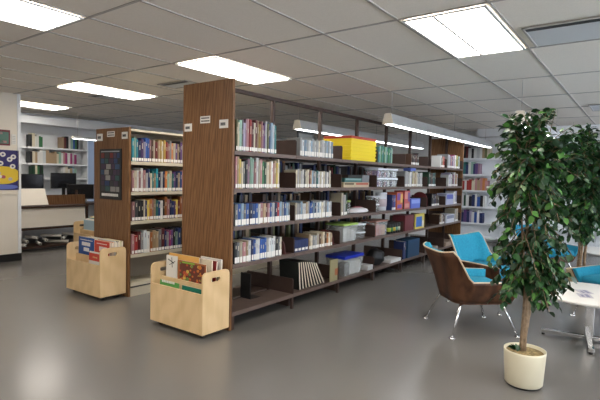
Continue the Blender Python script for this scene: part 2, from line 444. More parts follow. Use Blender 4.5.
def row(x0, x1, z, yf, face, colors, where, group, thr=(.018, .034), hr=(.19, .25), dr=(.15, .2), seed=1, name='book', kind='book', band=True,
        pages=True, gaps=0, axis='x', jit=.008, first=1, inset=.006, texty=True):
    rnd = random.Random(seed); x = x0; i = first; ci = 0
    while True:
        th = rnd.uniform(*thr); h = rnd.uniform(*hr); d = rnd.uniform(*dr)
        col = colors[ci % len(colors)]; ci += 1
        if x+th > x1: break
        lab = f"{size_word(th, h, hr[0]+(hr[1]-hr[0])*.75)}{col} {kind}, {ORD[min(i, 30)]} from left, {where}"
        yy = yf-face*(inset+rnd.uniform(0, jit))
        if axis == 'x': book(name, x, th, h, d, z+.0005, yy, face, col, lab, group, band=band, pages=pages, texty=texty)
        else: book(name, yy, th, h, d, z+.0005, -x, face, col, lab, group, band=band, pages=pages, axis='y', texty=texty)
        x += th+.0012+(rnd.uniform(0, gaps)); i += 1

LB = 'long bookcase'
W = lambda shelf, bay: f"{shelf} shelf, {bay} bay of long bookcase"
# top shelf, first two bays
row(2.93, 3.50, LV[0], YF, -1, ['olive', 'cream', 'mint', 'grey', 'lavender', 'mauve', 'pink', 'red', 'maroon', 'cream', 'maroon', 'tan', 'mustard', 'pink', 'mauve', 'purple', 'light grey', 'olive', 'navy', 'light blue', 'silver', 'teal', 'green', 'pink'],
    W('top', 'nearest'), 'books on the top shelf of the nearest bay', thr=(.017, .03), hr=(.245, .292), seed=3)
row(3.86, 4.49, LV[0], YF, -1, ['light grey', 'silver', 'light blue', 'silver', 'white', 'light blue', 'silver', 'white', 'light grey', 'cream', 'grey', 'white'],
    W('top', 'second'), 'books on the top shelf of the second bay', thr=(.024, .04), hr=(.165, .195), seed=5, band=.045)
# second shelf
row(2.93, 3.54, LV[1], YF, -1, ['pink', 'tan', 'yellow', 'cream', 'grey', 'black', 'mauve', 'mint', 'mint', 'pink', 'white', 'cream', 'pink', 'green', 'dark green', 'cream', 'tan', 'white'],
    W('second', 'nearest'), 'books on the second shelf of the nearest bay', thr=(.018, .036), hr=(.235, .28), seed=8)
row(3.80, 4.47, LV[1], YF, -1, ['cream', 'white', 'cream', 'light grey', 'white', 'dark grey', 'cream', 'cream', 'maroon', 'tan', 'light blue', 'grey', 'white', 'teal', 'light grey'],
    W('second', 'second'), 'books on the second shelf of the second bay', thr=(.022, .036), hr=(.17, .195), seed=9)
# third shelf: magazines with white label strips
row(2.93, 3.72, LV[2], YF, -1, ['grey', 'blue', 'light blue', 'grey', 'blue', 'navy', 'blue', 'blue', 'light grey', 'pink', 'tan', 'maroon', 'pink', 'blue', 'light grey', 'navy', 'red', 'light blue'],
    W('third', 'nearest'), 'magazines on the third shelf of the nearest bay', thr=(.026, .042), hr=(.185, .20), seed=10, kind='magazine', name='magazine', band=.05, pages=True)
row(3.80, 4.50, LV[2], YF, -1, ['cream', 'light grey', 'grey', 'light blue', 'white', 'light grey', 'tan', 'light grey', 'blue', 'blue', 'light blue', 'navy', 'light grey', 'light blue', 'silver'],
    W('third', 'second'), 'magazines on the third shelf of the second bay', thr=(.026, .042), hr=(.165, .19), seed=11, kind='magazine', name='magazine', band=.05)
# fourth shelf
row(2.93, 3.62, LV[3], YF, -1, ['black', 'grey', 'cream', 'pink', 'tan', 'light grey', 'navy', 'blue', 'light grey', 'white', 'blue', 'blue', 'blue', 'white', 'white', 'silver', 'white'],
    W('fourth', 'nearest'), 'magazines on the fourth shelf of the nearest bay', thr=(.026, .042), hr=(.18, .20), seed=12, kind='magazine', name='magazine', band=.05)
row(4.06, 4.52, LV[3], YF, -1, ['tan', 'cream', 'grey', 'light grey', 'cream', 'brown', 'tan', 'cream', 'brown', 'orange', 'cream'],
    W('fourth', 'second'), 'books on the fourth shelf of the second bay', thr=(.028, .046), hr=(.14, .175), seed=13)
for i in range(4):
    o = MB().box(0, .058, 0, .17, 0, .125).box(.006, .052, -.0012, 0, .012, .04, 1).build('audio_case', [colm('cover_navy', PAL['navy']), WLAB], bevel=.002)
    o.location = (3.80+.061*i, YF+.01, LV[3]+.0005)
    tag(o, f'dark audiobook case with white label, {ORD[i+1]} from left, fourth shelf, second bay of long bookcase', 'audiobook case', 'dark cases on the fourth shelf')
# oversized folios leaning on the bottom shelf, second bay
FOL = colm('folio_cover', (.022, .025, .022), .4)
for i in range(9):
    x = 3.93+i*.056; a = .10+i*.062
    o = MB().box(0, .016, .0, .26, 0, .30).build('folio', FOL); o.location = (x, YF+.03, LV[4]+.006); o.rotation_euler.y = -a
    MB().box(.001, .015, -.003, -.0004, .004, .296).build('page_edge', PAGES, o)
    tag(o, f'oversized black folio with pale page edge, {ORD[i+1]} from left, leaning on the bottom shelf', 'book', 'black folios leaning on the bottom shelf')

# framed dark stand behind clear magazines, top shelf second bay
dsp = thing('display_stand', 'black framed picture stand behind the pale books on the top shelf', 'display stand', (4.06, YF+.195, LV[0]+.0005))
MB().box(.0, .30, 0, .015, 0, .018).box(0, .30, 0, .015, .255, .28).box(0, .018, 0, .015, .018, .255).box(.282, .30, 0, .015, .018, .255).build('frame', BLACK, dsp)
box('picture', colm('grey_photo', (.12, .13, .13)), .018, .282, .005, .012, .018, .255, dsp)

# yellow flat boxes stacked with a red one on top
for i in range(7):
    top = i == 6; hh = .032 if top else .043
    z = LV[0]+.001+i*.0435; j = random.Random(i).uniform(-.006, .006)
    t = thing('flat_box', ('red flat box on top of the yellow stack, top shelf of long bookcase' if top else
              f'yellow flat box, {ORD[i+1]} from the bottom of the stack under the red box'), 'box', (4.875+j, YF+.004+abs(j), z), 0, 'flat boxes stacked on the top shelf')
    cm = colm('box_red', (.42, .04, .02)) if top else colm('box_yellow', (.80, .62, .015), .5)
    MB().box(.008, .637, .008, .402, 0, hh*.55).build('tray', cm, t)
    MB().box(0, .645, 0, .41, hh*.55, hh-.001).build('lid', cm, t, bevel=.002)
row(5.58, 6.02, LV[0], YF, -1, ['teal', 'mint', 'green', 'teal', 'green', 'mint', 'teal', 'green', 'teal', 'mint', 'green'], W('top', 'fourth'), 'green binders on the top shelf', thr=(.035, .05), hr=(.20, .225), seed=15, kind='binder', name='binder', band=False)
row(6.66, 6.95, LV[0], YF, -1, ['brown', 'black', 'brown', 'dark grey', 'maroon'], W('top', 'fifth'), 'dark books on the top shelf of the fifth bay', thr=(.03, .05), hr=(.15, .19), seed=16)
row(8.25, 8.95, LV[0], YF, -1, ['light grey', 'white', 'lavender', 'pink', 'purple', 'white', 'magenta', 'white', 'green', 'yellow', 'green'], W('top', 'far end'), 'books on the top shelf at the far end', thr=(.04, .065), hr=(.20, .25), seed=17)
row(7.9, 8.12, LV[0], YF, -1, ['white', 'black', 'tan', 'red'], W('top', 'sixth'), 'books on the top shelf of the sixth bay', thr=(.035, .06), hr=(.18, .21), seed=18)

def crate(name, label, x, y, z, wx, wy, h, body, lid=None, lidname='lid', cat='storage box', taper=.9, group=None, lh=.025, contents=None):
    t = thing(name, label, cat, (x, y, z+.0008), 0, group)
    m = MB(); a, b = wx/2, wy/2; th = .004
    def ring(s, z_): return [(-a*s, -b*s, z_), (a*s, -b*s, z_), (a*s, b*s, z_), (-a*s, b*s, z_)]
    vs = ring(taper, 0)+ring(1, h)+[(p[0]*(1-.03), p[1]*(1-.03), p[2]) for p in ring(1, h)]+[(p[0]*.96, p[1]*.96, .004) for p in ring(taper, 0)]
    m.v = vs
    m.face([3, 2, 1, 0])
    for r0 in (0, 4, 8):
        for k in range(4): m.face([r0+k, r0+(k+1) % 4, r0+4+(k+1) % 4, r0+4+k])
    m.face([12, 13, 14, 15])
    m.build('body', body, t)
    if lid: MB().box(-a-.006, a+.006, -b-.006, b+.006, h, h+lh).build(lidname, lid, t, bevel=.005)
    if contents:
        rr = random.Random(int(x*100)); c = MB(); s = taper*.93
        for i in range(3):
            for j in range(2):
                x0 = -a*s+2*a*s*i/3; y0 = -b*s+2*b*s*j/2
                c.box(x0+.004, x0+2*a*s/3-.004, y0+.004, y0+b*s-.004, .006+.0, h*rr.uniform(.7, .93), (i+j) % len(contents))
        c.build('contents', contents, t)
    return t
# third bay, second shelf: boxed games, clear drawers
def carton(name, label, x0, x1, z, h, c, cat='box', y=.006, d=.2, band=None, group=None, rot=0):
    m = MB().box(0, x1-x0, 0, d, 0, h*.45).box(-.0015, x1-x0+.0015, -.0015, d+.0015, h*.45, h)
    if band: m.box(.02, x1-x0-.02, -.0025, -.0016, h*.5, h*.9, 1)
    o = m.build(name, [CM('carton_'+'_'.join('%d' % int(v*100) for v in c), c), CM('band_'+'_'.join('%d' % int(v*100) for v in (band or (1, 1, 1))), band or (.5, .5, .5))])
    o.location = (x0, YF+y, z+.0008); tag(o, label, cat, group)
    return o
carton('game_box', 'cream flat box, left of two on second shelf of long bookcase', 4.72, 4.98, LV[1], .06, (.50, .40, .26), band=(.14, .10, .06))
carton('game_box', 'red and cream flat box, right of two on second shelf of long bookcase', 4.99, 5.34, LV[1], .06, (.46, .36, .25), band=(.38, .08, .05))
carton('game_box', 'teal box lying on the cream flat boxes, second shelf of long bookcase', 4.74, 5.15, LV[1]+.062, .05, (.04, .13, .12), band=(.2, .3, .3))
carton('game_box', 'grey box behind the teal one, second shelf, third bay of long bookcase', 5.16, 5.34, LV[1]+.062, .09, (.16, .17, .18))
k = 0
for r in range(2):
    for i in range(3):
        nm = [['lower left', 'lower middle', 'lower right'], ['upper left', 'upper middle', 'upper right']][r][i]
        t = crate('clear_drawer', f'clear plastic box with pale lid, {nm} of six on second shelf of long bookcase', 5.72+i*.205, YF+.125, LV[1]+r*.128, .19, .20, .10, CLEAR, mat('pale_lid', (.70, .74, .80), .35),
                  group='clear plastic boxes on the second shelf', contents=[CM('craft_a', (.22, .12, .34)), CM('craft_b', (.45, .24, .30)), CM('craft_c', (.08, .06, .16)), CM('craft_d', (.6, .6, .6))][i:]+[CM('craft_d', (.6, .6, .6))])
row(6.46, 7.14, LV[1], YF, -1, ['light grey', 'white', 'light grey', 'cream', 'white', 'light grey', 'yellow', 'cream', 'tan', 'cream', 'white', 'grey'], W('second', 'fifth'), 'books on the second shelf of the fifth bay', thr=(.035, .06), hr=(.20, .235), seed=21)
o = carton('small_box', 'small blue box lying on top of the pale books, second shelf of long bookcase', 6.68, 6.86, LV[1]+.237, .045, (.12, .18, .55), y=.02, d=.12)
row(8.35, 8.85, LV[1], YF, -1, ['white', 'lavender', 'white', 'grey', 'magenta', 'white', 'tan', 'orange', 'white'], W('second', 'far end'), 'books on the second shelf at the far end', thr=(.04, .065), hr=(.2, .26), seed=22)
row(7.38, 7.75, LV[1], YF, -1, ['dark green', 'black', 'brown', 'dark grey', 'teal'], W('second', 'sixth'), 'books on the second shelf of the sixth bay', thr=(.04, .065), hr=(.2, .24), seed=23)
# third shelf beyond the magazines
row(4.70, 4.84, LV[2], YF, -1, ['cream', 'white', 'dark green'], W('third', 'third'), 'books on the third shelf of the third bay', thr=(.03, .05), hr=(.24, .27), seed=24)
def jar(name, label, x, y, z, r, h, body, lid, cat='jar', lab=None, lidh=.02, group=None):
    t = thing(name, label, cat, (x, y, z+.0008), 0, group)
    MB().lathe([(r*.88, 0), (r*.95, .006), (r, h*.9), (r*.98, h)], 24).build('body', body, t)
    if lid: MB().lathe([(r*1.05, h), (r*1.06, h+lidh*.8), (r*.98, h+lidh)], 24).build('lid', lid, t)
    if lab:
        MB().lathe([(r*.975, h*.25), (r*1.012, h*.251), (r*1.025, h*.7), (r*.99, h*.701)], 24).build('label_wrap', lab, t)
    return t
LIME = mat('lime_lid', (.30, .46, .10), .4); PALEL = mat('pale_lid', (.70, .74, .80), .35)
jar('storage_jar', 'clear round tub with lime green lid on the third shelf of the long bookcase', 4.93, YF+.10, LV[2], .062, .15, CLEAR, LIME)
pk = MB()
pk.lathe([(.0, 0), (.22, .004), (.25, .02), (.22, .045), (.10, .07), (.0, .075)], 24, sx=1, sy=.42)
o = pk.build('plastic_bag', [CM('bag_pale', (.62, .60, .62))]); o.location = (5.26, YF+.125, LV[2]+.001); tag(o, 'flat pale plastic bag with red print lying on the third shelf beside the green-lidded tub', 'bag')
MB().lathe([(0, .0705), (.07, .0765), (.1, .0715)], 18, sx=1, sy=.42).build('print', CM('bag_red', (.45, .08, .12)), o)
for i, (x, z, a) in enumerate([(5.40, LV[2]+.075, 0), (5.40, LV[2]+.165, 1)]): pass
jar('storage_jar', 'round clear tub with pale lid, lower of two stacked on third shelf', 5.66, YF+.11, LV[2], .085, .085, CLEAR, PALEL, lidh=.014)
jar('storage_jar', 'round clear tub with pale lid, upper of two stacked on third shelf', 5.66, YF+.11, LV[2]+.101, .09, .09, CLEAR, PALEL, lidh=.014)
jar('canister', 'white canister with red marking beside the orange box on the third shelf', 5.92, YF+.12, LV[2], .08, .23, CM('canister_white', (.60, .62, .66)), PALEL, cat='canister', lab=CM('canister_label', (.5, .42, .44)))
row(6.04, 6.18, LV[2], YF, -1, ['navy', 'purple', 'blue'], W('third', 'fourth'), 'books on the third shelf of the fourth bay', thr=(.035, .05), hr=(.2, .22), seed=25)
def upright_box(label, x0, x1, z, h, c1, c2, c3, d=.17):
    t = tag(MB().box(0, x1-x0, 0, d, 0, h).build('puzzle_box', CM('pz_%d' % int(x0*100), c1), bevel=.003), label, 'box', 'upright boxes on the third shelf'); t.location = (x0, YF+.008, z+.0008)
    ww = x1-x0
    MB().box(.01, ww*.55, -.0018, -.0004, h*.55, h*.95).box(.02, ww*.8, -.0018, -.0004, .02, h*.3).build('print', CM('pzb_%d' % int(x0*100), c2), t)
    MB().box(ww*.6, ww-.01, -.0018, -.0004, h*.4, h*.9).build('picture', CM('pzc_%d' % int(x0*100), c3), t)
upright_box('orange and purple upright box, left of two on third shelf of long bookcase', 6.20, 6.40, LV[2], .25, (.50, .12, .05), (.16, .07, .30), (.62, .38, .10))
upright_box('tall pink and red upright box, right of two on third shelf of long bookcase', 6.46, 6.66, LV[2], .27, (.42, .08, .08), (.55, .25, .2), (.12, .06, .25))
carton('small_box', 'blue box on the third shelf beside the dark red bookend', 6.70, 7.05, LV[2], .145, (.10, .15, .52), band=(.25, .33, .68))
def arch(label, x, z, h, c, w_=.2):
    pts = [(0, 0), (w_, 0)]+[(w_/2+w_/2*math.cos(math.pi*i/10), h-w_/2+w_/2*math.sin(math.pi*i/10)) for i in range(11)]
    o = MB().prism(pts, 'x', 0, .01).build('bookend', CM('bookend_'+'_'.join('%d' % int(v*1000) for v in c), c)); MB().box(.0105, .11, .01, w_-.01, 0, .003).build('foot_plate', CM('bookend_'+'_'.join('%d' % int(v*1000) for v in c), c), o)
    o.location = (x, YF+.012, z+.0008); tag(o, label, 'bookend')
arch('dark red arched bookend on the third shelf right of the blue box', 7.36, LV[2], .24, (.13, .02, .022), .26)
arch('dark red bookend at the right end of the second bay, fourth shelf', 4.535, LV[3], .17, (.11, .025, .025), .24)
arch('dark red bookend at the right end of the nearest bay, fourth shelf', 3.64, LV[3], .17, (.09, .03, .028), .24)
carton('small_box', 'pale box printed with blue on the third shelf at the far end', 8.25, 8.62, LV[2], .2, (.40, .42, .55), band=(.1, .12, .4))
row(8.66, 8.86, LV[2], YF, -1, ['white', 'light grey', 'lavender'], W('third', 'far end'), 'books on the third shelf at the far end', thr=(.04, .06), hr=(.22, .24), seed=26)
row(7.55, 7.95, LV[2], YF, -1, ['black', 'dark grey', 'navy', 'brown'], W('third', 'sixth'), 'dark books on the third shelf of the sixth bay', thr=(.05, .08), hr=(.18, .22), seed=27)
# fourth shelf beyond
crate('storage_bin', 'clear plastic bin with lime green lid on the fourth shelf of the long bookcase', 4.94, YF+.145, LV[3], .34, .25, .20, CLEAR, LIME, lh=.022, contents=[CM('craft_e', (.5, .5, .48)), CM('craft_f', (.3, .28, .25))])
jar('storage_jar', 'wide round clear tub, lower of two on fourth shelf right of the lime-lidded bin', 5.29, YF+.13, LV[3], .105, .075, CLEAR, PALEL, lidh=.016)
jar('storage_jar', 'wide round clear tub, upper of two on fourth shelf right of the lime-lidded bin', 5.29, YF+.13, LV[3]+.094, .105, .085, CLEAR, PALEL, lidh=.016)
crate('storage_bin', 'clear plastic bin full of red and orange pieces on the fourth shelf', 5.77, YF+.13, LV[3], .34, .23, .19, CLEAR, mat('smoke_lid', (.28, .12, .09), .3), lh=.02, contents=[CM('craft_g', (.5, .09, .04)), CM('craft_h', (.35, .10, .06)), CM('craft_i', (.55, .3, .15))])
gi = 0
for j in range(2):
    for i in range(5):
        gi += 1
        c = [(.35, .40, .05), (.05, .2, .06), (.5, .36, .04), (.1, .25, .2), (.4, .42, .3)][(i+j) % 5]
        jar('paint_bottle', f'small dark labelled bottle, {ORD[i+1]} from left, {"front" if j == 0 else "rear"} row, fourth shelf of long bookcase', 6.05+i*.078, YF+.05+j*.085, LV[3], .03, .12, BLACK, BLACK, cat='bottle', lab=CM('blab_%d' % ((i+j) % 5), c), group='dark bottles on the fourth shelf')
t = carton('small_box', 'maroon upright box beside the yellow-framed book on the fourth shelf', 6.50, 6.82, LV[3], .235, (.12, .022, .028))
t = thing('picture_book', 'blue picture book with yellow border standing face out on the fourth shelf', 'book', (6.90, YF+.01, LV[3]+.0008))
MB().box(0, .36, 0, .02, 0, .235).build('cover', CM('pb_yellow', (.62, .50, .10)), t)
MB().box(.03, .26, -.0016, -.0002, .03, .19).build('cover_picture', CM('pb_blue', (.03, .13, .42)), t)
MB().box(.28, .33, -.0016, -.0002, .02, .12).build('cover_print', WLAB, t)
row(7.95, 8.2, LV[3], YF, -1, ['brown', 'tan', 'white'], W('fourth', 'sixth'), 'books on the fourth shelf of the sixth bay', thr=(.05, .07), hr=(.16, .2), seed=28)
carton('small_box', 'white box on the fourth shelf at the far end of the long bookcase', 8.30, 8.72, LV[3], .15, (.55, .57, .62), band=(.2, .22, .3))
row(8.75, 8.93, LV[3], YF, -1, ['cream', 'white', 'tan'], W('fourth', 'far end'), 'books on the fourth shelf at the far end', thr=(.04, .05), hr=(.22, .25), seed=29)
# bottom shelf
be = thing('bookend', 'black metal bookend standing alone on the empty bottom shelf, nearest bay', 'bookend', (3.33, YF+.18, LV[4]+.001))
MB().box(0, .006, 0, .13, 0, .25).build('upright_plate', BLACK, be); MB().box(.006, .14, 0, .13, 0, .003).build('foot_plate', BLACK, be)
crate('storage_bin', 'large clear bin with bright blue lid on the bottom shelf of the long bookcase', 5.05, YF+.155, LV[4], .46, .27, .21, CLEAR, mat('blue_lid', (.01, .03, .42), .35), lh=.035, contents=[CM('craft_j', (.06, .06, .07)), CM('craft_d', (.6, .6, .6)), CM('craft_e', (.5, .5, .48))])
o = MB().box(0, .16, 0, .01, 0, .25).build('picture_book', CM('olive_cover', (.30, .27, .15))); o.location = (4.49, YF+.012, LV[4]+.001); tag(o, 'olive and tan book standing face out left of the blue-lidded bin, bottom shelf', 'book')
MB().box(.1, .16, -.0015, -.0002, .06, .14).build('cover_picture', CM('oc_p', (.35, .12, .05)), o)
carton('small_box', 'low white carton on the bottom shelf right of the blue-lidded bin', 5.38, 5.52, LV[4], .06, (.5, .5, .5))
# heap of dark fabric bag
def blob(name, label, cat, loc, s, m, seed):
    bm = bmesh.new(); bmesh.ops.create_icosphere(bm, subdivisions=3, radius=1); rr = random.Random(seed)
    ph = [rr.uniform(0, 6) for _ in range(6)]
    for v in bm.verts:
        n = 1+.13*math.sin(4*v.co.x+ph[0])*math.sin(5*v.co.y+ph[1])+.08*math.sin(9*v.co.z+ph[2]+3*v.co.x)
        v.co = Vector((v.co.x*s[0]*n, v.co.y*s[1]*n, max((v.co.z*n+.75)*s[2], 0)))
    me = bpy.data.meshes.new(name); bm.to_mesh(me); bm.free(); me.materials.append(m)
    for p in me.polygons: p.use_smooth = True
    o = bpy.data.objects.new(name, me); COL.objects.link(o); o.location = loc; return tag(o, label, cat)
blob('fabric_bag', 'slumped black fabric bag on the bottom shelf of the long bookcase', 'bag', (5.86, YF+.15, LV[4]+.001), (.16, .11, .13), BLACK, 4)
carton('folded_papers', 'low white paper stack on the bottom shelf right of the black bag', 6.06, 6.40, LV[4], .045, (.66, .66, .66), cat='paper stack')
row(6.50, 6.60, LV[4], YF, -1, ['navy', 'navy'], W('bottom', 'fifth'), 'dark binders on the bottom shelf', thr=(.045, .05), hr=(.26, .27), seed=30, band=False, kind='binder', name='binder')
t = carton('storage_case', 'dark blue case standing on the bottom shelf of the long bookcase', 6.64, 7.08, LV[4], .27, (.012, .05, .11), cat='case')
carton('small_box', 'low pale box on the bottom shelf near the far end', 7.5, 7.9, LV[4], .06, (.30, .26, .22))
carton('small_box', 'low tan box on the bottom shelf at the far end', 8.3, 8.8, LV[4], .07, (.34, .26, .2))
# far side of the long bookcase: covers picked dark to stand in for shade in the gaps
for li, z in enumerate([LV[1], LV[2], LV[3]]):
    for bi in range(4):
        stuff_row(BX[bi]+.02, BX[bi+1]-.12, z, YB, 1, [['dark grey', 'navy', 'brown', 'grey', 'black', 'maroon', 'dark green'], ['brown', 'black', 'tan', 'dark grey', 'navy'], ['black', 'dark grey', 'brown', 'tan', 'navy', 'olive']][li], (.025, .05), (.22, .285), 40+li*5+bi)

# second bookcase books
S = lambda shelf: f"{shelf} shelf of the shorter poster bookcase"
R2 = [
 ('top', LV2[0], ['turquoise', 'mint', 'turquoise', 'navy', 'purple', 'lavender', 'blue', 'blue', 'pink', 'brown', 'cream', 'maroon', 'tan', 'mustard', 'cream', 'mustard', 'red', 'pink', 'grey', 'orange', 'cream', 'purple', 'tan', 'black', 'purple', 'cream', 'tan'], (.22, .27)),
 ('second', LV2[1], ['pink', 'cream', 'white', 'pink', 'white', 'pink', 'light grey', 'navy', 'cream', 'teal', 'tan', 'turquoise', 'navy', 'light grey', 'navy', 'orange', 'mint', 'cream', 'teal', 'purple', 'navy', 'tan', 'blue'], (.2, .26)),
 ('third', LV2[2], ['pink', 'dark grey', 'black', 'black', 'cream', 'navy', 'yellow', 'orange', 'pink', 'tan', 'teal', 'blue', 'white', 'black', 'orange', 'pink', 'navy', 'navy', 'purple', 'yellow', 'maroon', 'orange'], (.2, .26)),
 ('fourth', LV2[3], ['pink', 'red', 'maroon', 'grey', 'silver', 'white', 'orange', 'tan', 'tan', 'grey', 'maroon', 'navy', 'grey', 'magenta', 'purple', 'black', 'mint', 'navy', 'black'], (.2, .27))]
for i, (sh, z, cols, hr) in enumerate(R2):
    row(3.0, 3.80, z, 4.47, -1, cols, S(sh), f'books on the {sh} shelf of the shorter bookcase', thr=(.02, .038) if i < 3 else (.026, .045), hr=hr, seed=60+i)

# ------------------------------------------------------------ wooden browser bins
def rr_poly(pts, r, n=5):
    """round selected corners of a polygon; pts=(x,y,round?)"""
    out = []; N = len(pts)
    for i, (x, y, k) in enumerate(pts):
        if not k: out.append((x, y)); continue
        p = Vector((x, y)); a = (Vector(pts[i-1][:2])-p).normalized(); b = (Vector(pts[(i+1) % N][:2])-p).normalized()
        p0 = p+a*r; p1 = p+b*r
        for j in range(n+1):
            t = j/n; q_ = p0*(1-t)**2+p*2*t*(1-t)+p1*t*t; out.append((q_.x, q_.y))
    return out
BW, BD = .685, .30
def side_with_hole(y0, y1, name, parent, H_):
    """side panel in the XZ plane with a stadium hand hole"""
    out = rr_poly([(0, .045, 0), (BD, .045, 0), (BD, H_, 1), (0, H_, 1)], .05)
    cx, cz, hw, hh = BD*.47, H_-.07, .052, .019
    hole = [(cx+(hw-hh)*(1 if math.cos(a) >= 0 else -1)+hh*math.cos(a), cz+hh*math.sin(a)) for a in [2*math.pi*(i+.5)/16 for i in range(16)]]
    bm = bmesh.new(); ed = []
    for loop in (out, hole):
        vs = [bm.verts.new((x, y0, z)) for x, z in loop]
        for i in range(len(vs)): ed.append(bm.edges.new((vs[i], vs[(i+1) % len(vs)])))
    bmesh.ops.triangle_fill(bm, edges=ed, use_beauty=True)
    # drop faces lying in the hole
    for f in [f for f in bm.faces if abs(f.calc_center_median().x-cx) < hw-.002 and abs(f.calc_center_median().z-cz) < hh-.001 and all(min(abs(v.co.x-h[0])+abs(v.co.z-h[1]) for h in hole) < 1e-5 for v in f.verts)]: bm.faces.remove(f)
    r_ = bmesh.ops.extrude_face_region(bm, geom=bm.faces[:])
    for v in [g_ for g_ in r_['geom'] if isinstance(g_, bmesh.types.BMVert)]: v.co.y = y1
    bmesh.ops.recalc_face_normals(bm, faces=bm.faces)
    me = bpy.data.meshes.new(name); bm.to_mesh(me); bm.free(); me.materials.append(BIRCH)
    o = bpy.data.objects.new(name, me); COL.objects.link(o); o.parent = parent
def browser_bin(x, y, label):
    t = thing('book_bin', label, 'book bin', (x, y, 0), 0, 'birch plywood book bins on castors')
    side_with_hole(0, .016, 'side_panel', t, .556); side_with_hole(BW-.016, BW, 'side_panel', t, .556)
    MB().box(0, .014, .0165, BW-.0165, .045, .38).build('front_panel', BIRCH, t)
    MB().box(BD-.014, BD, .0165, BW-.0165, .045, .38).build('back_panel', BIRCH, t)
    MB().box(.10, .112, .0165, BW-.0165, .066, .43).build('divider', BIRCH, t)
    MB().box(.0145, BD-.0145, .0165, BW-.0165, .05, .065).build('bottom_panel', BIRCH, t)
    for cx in (.06, BD-.06):
        for cy in (.07, BW-.07):
            MB().tube([(cx, cy-.012, .0215), (cx, cy+.012, .0215)], .021, 14).box(cx-.014, cx+.014, cy-.018, cy+.018, .030, .0495).build('castor', BLACK, t)
    return t
browser_bin(2.55, 2.835, 'birch plywood book bin with picture books in front of the tall oak end panel')
browser_bin(2.645, 4.500, 'birch plywood book bin with red and blue books in front of the poster bookcase')
browser_bin(3.83, 6.60, 'birch plywood book bin mostly hidden behind the bin with red and blue books')
def flatbook(name, label, x, yc, z, wid, h, th, lean, cover, extras, rz=0):
    """cover faces -X, leans back by lean, yc = centre"""
    o = MB().box(0, th, -wid/2, wid/2, 0, h).build(name, cover)
    MB().box(.002, th-.002, -wid/2+.002, wid/2-.002, h-.0015, h+.0006).box(.002, th-.002, -wid/2-.0006, -wid/2+.001, .003, h-.003).build('page_block', PAGES, o)
    for pn, m, y0, y1, z0, z1 in extras: MB().box(-.0018, -.0003, y0, y1, z0, z1).build(pn, m, o)
    o.location = (x, yc, z); o.rotation_euler = (0, lean, rz); tag(o, label, 'book')
    return o
WH, = (WLAB,)
def lettering(rows_, seed):
    pass
# bin in front: compartments x offsets .02-.10 (front) and .115-.355 (rear)
bx, by = 2.55, 2.835
def words(o, color, y1, z0, z1, n, seed, ymin):
    r_ = random.Random(seed); m = MB(); y = y1
    while y > ymin:
        wd = r_.uniform(.012, .022); m.box(-.0022, -.0004, y-wd, y, z0, z1); y -= wd+.006
    return m.build('lettering', color, o)
g1 = flatbook('picture_book', 'green paperback peeking above the front edge of the nearest bin', bx+.045, by+.50, .085, .26, .322, .006, .05, CM('pb_green', (.10, .34, .08)), [])
words(g1, WLAB, .10, .305, .325, 1, 3, -.06)
g2 = flatbook('picture_book', 'dark teal book at the right front of the nearest bin', bx+.05, by+.20, .085, .27, .315, .012, .05, CM('pb_teal', (.01, .155, .10)), [])
a1 = flatbook('picture_book', 'wide picture book with orange fruit and leaf cover standing in the nearest bin', bx+.118, by+.285, .165, .36, .43, .010, .02, CM('pb_cover', (.30, .10, .03)), [])
rr = random.Random(9); mm = [CM('fr_a', (.50, .16, .03)), CM('fr_b', (.55, .38, .08)), CM('fr_c', (.12, .03, .02)), CM('fr_d', (.12, .22, .05)), CM('fr_e', (.42, .07, .03))]
m = MB(); m.box(-.0008, -.0002, -.165, .155, .235, .415, 2)
for i in range(46):
    yy, zz, r_ = rr.uniform(-.16, .15), rr.uniform(.25, .405), rr.uniform(.010, .022)
    pts = [(yy+r_*math.cos(2*math.pi*k/10), zz+r_*.8*math.sin(2*math.pi*k/10)) for k in range(10)]
    m.prism(pts, 'x', -.0012-.00004*i, -.0002, i % 5)
m.build('cover_picture', mm, a1)
MB().box(-.004, -.0033, -.04, .12, .41, .425).build('cover_print', CM('fr_f', (.22, .36, .05)), a1)
a2 = flatbook('picture_book', 'white covered book with a dark drawing at the left in the nearest bin', bx+.120, by+.555, .165, .15, .455, .008, .02, CM('pb_white', (.62, .60, .55)), [])
m = MB(); m.tube([(-.001, .05, .42), (-.001, -.03, .39)], .004, 6); m.tube([(-.001, .0, .44), (-.001, -.01, .35)], .003, 6); m.tube([(-.001, .03, .37), (-.001, -.05, .41)], .003, 6); m.build('drawing', INK, a2)
a3 = flatbook('picture_book', 'large yellow-orange picture book behind the fruit covered one, nearest bin', bx+.140, by+.42, .165, .40, .475, .010, .02, CM('pb_orange', (.62, .33, .08)), [])
a4 = flatbook('picture_book', 'cream backed book behind the yellow-orange one in the nearest bin', bx+.165, by+.26, .165, .34, .46, .012, .03, CM('pb_cream', (.60, .52, .38)), [])
a5 = flatbook('picture_book', 'dark red book leaning behind the cream one in the nearest bin', bx+.190, by+.22, .165, .30, .455, .014, .05, CM('pb_dred', (.20, .02, .02)), [])
a6 = flatbook('picture_book', 'white book at the back right of the nearest bin', bx+.240, by+.18, .165, .26, .465, .014, .02, CM('pb_white', (.62, .60, .55)), [])
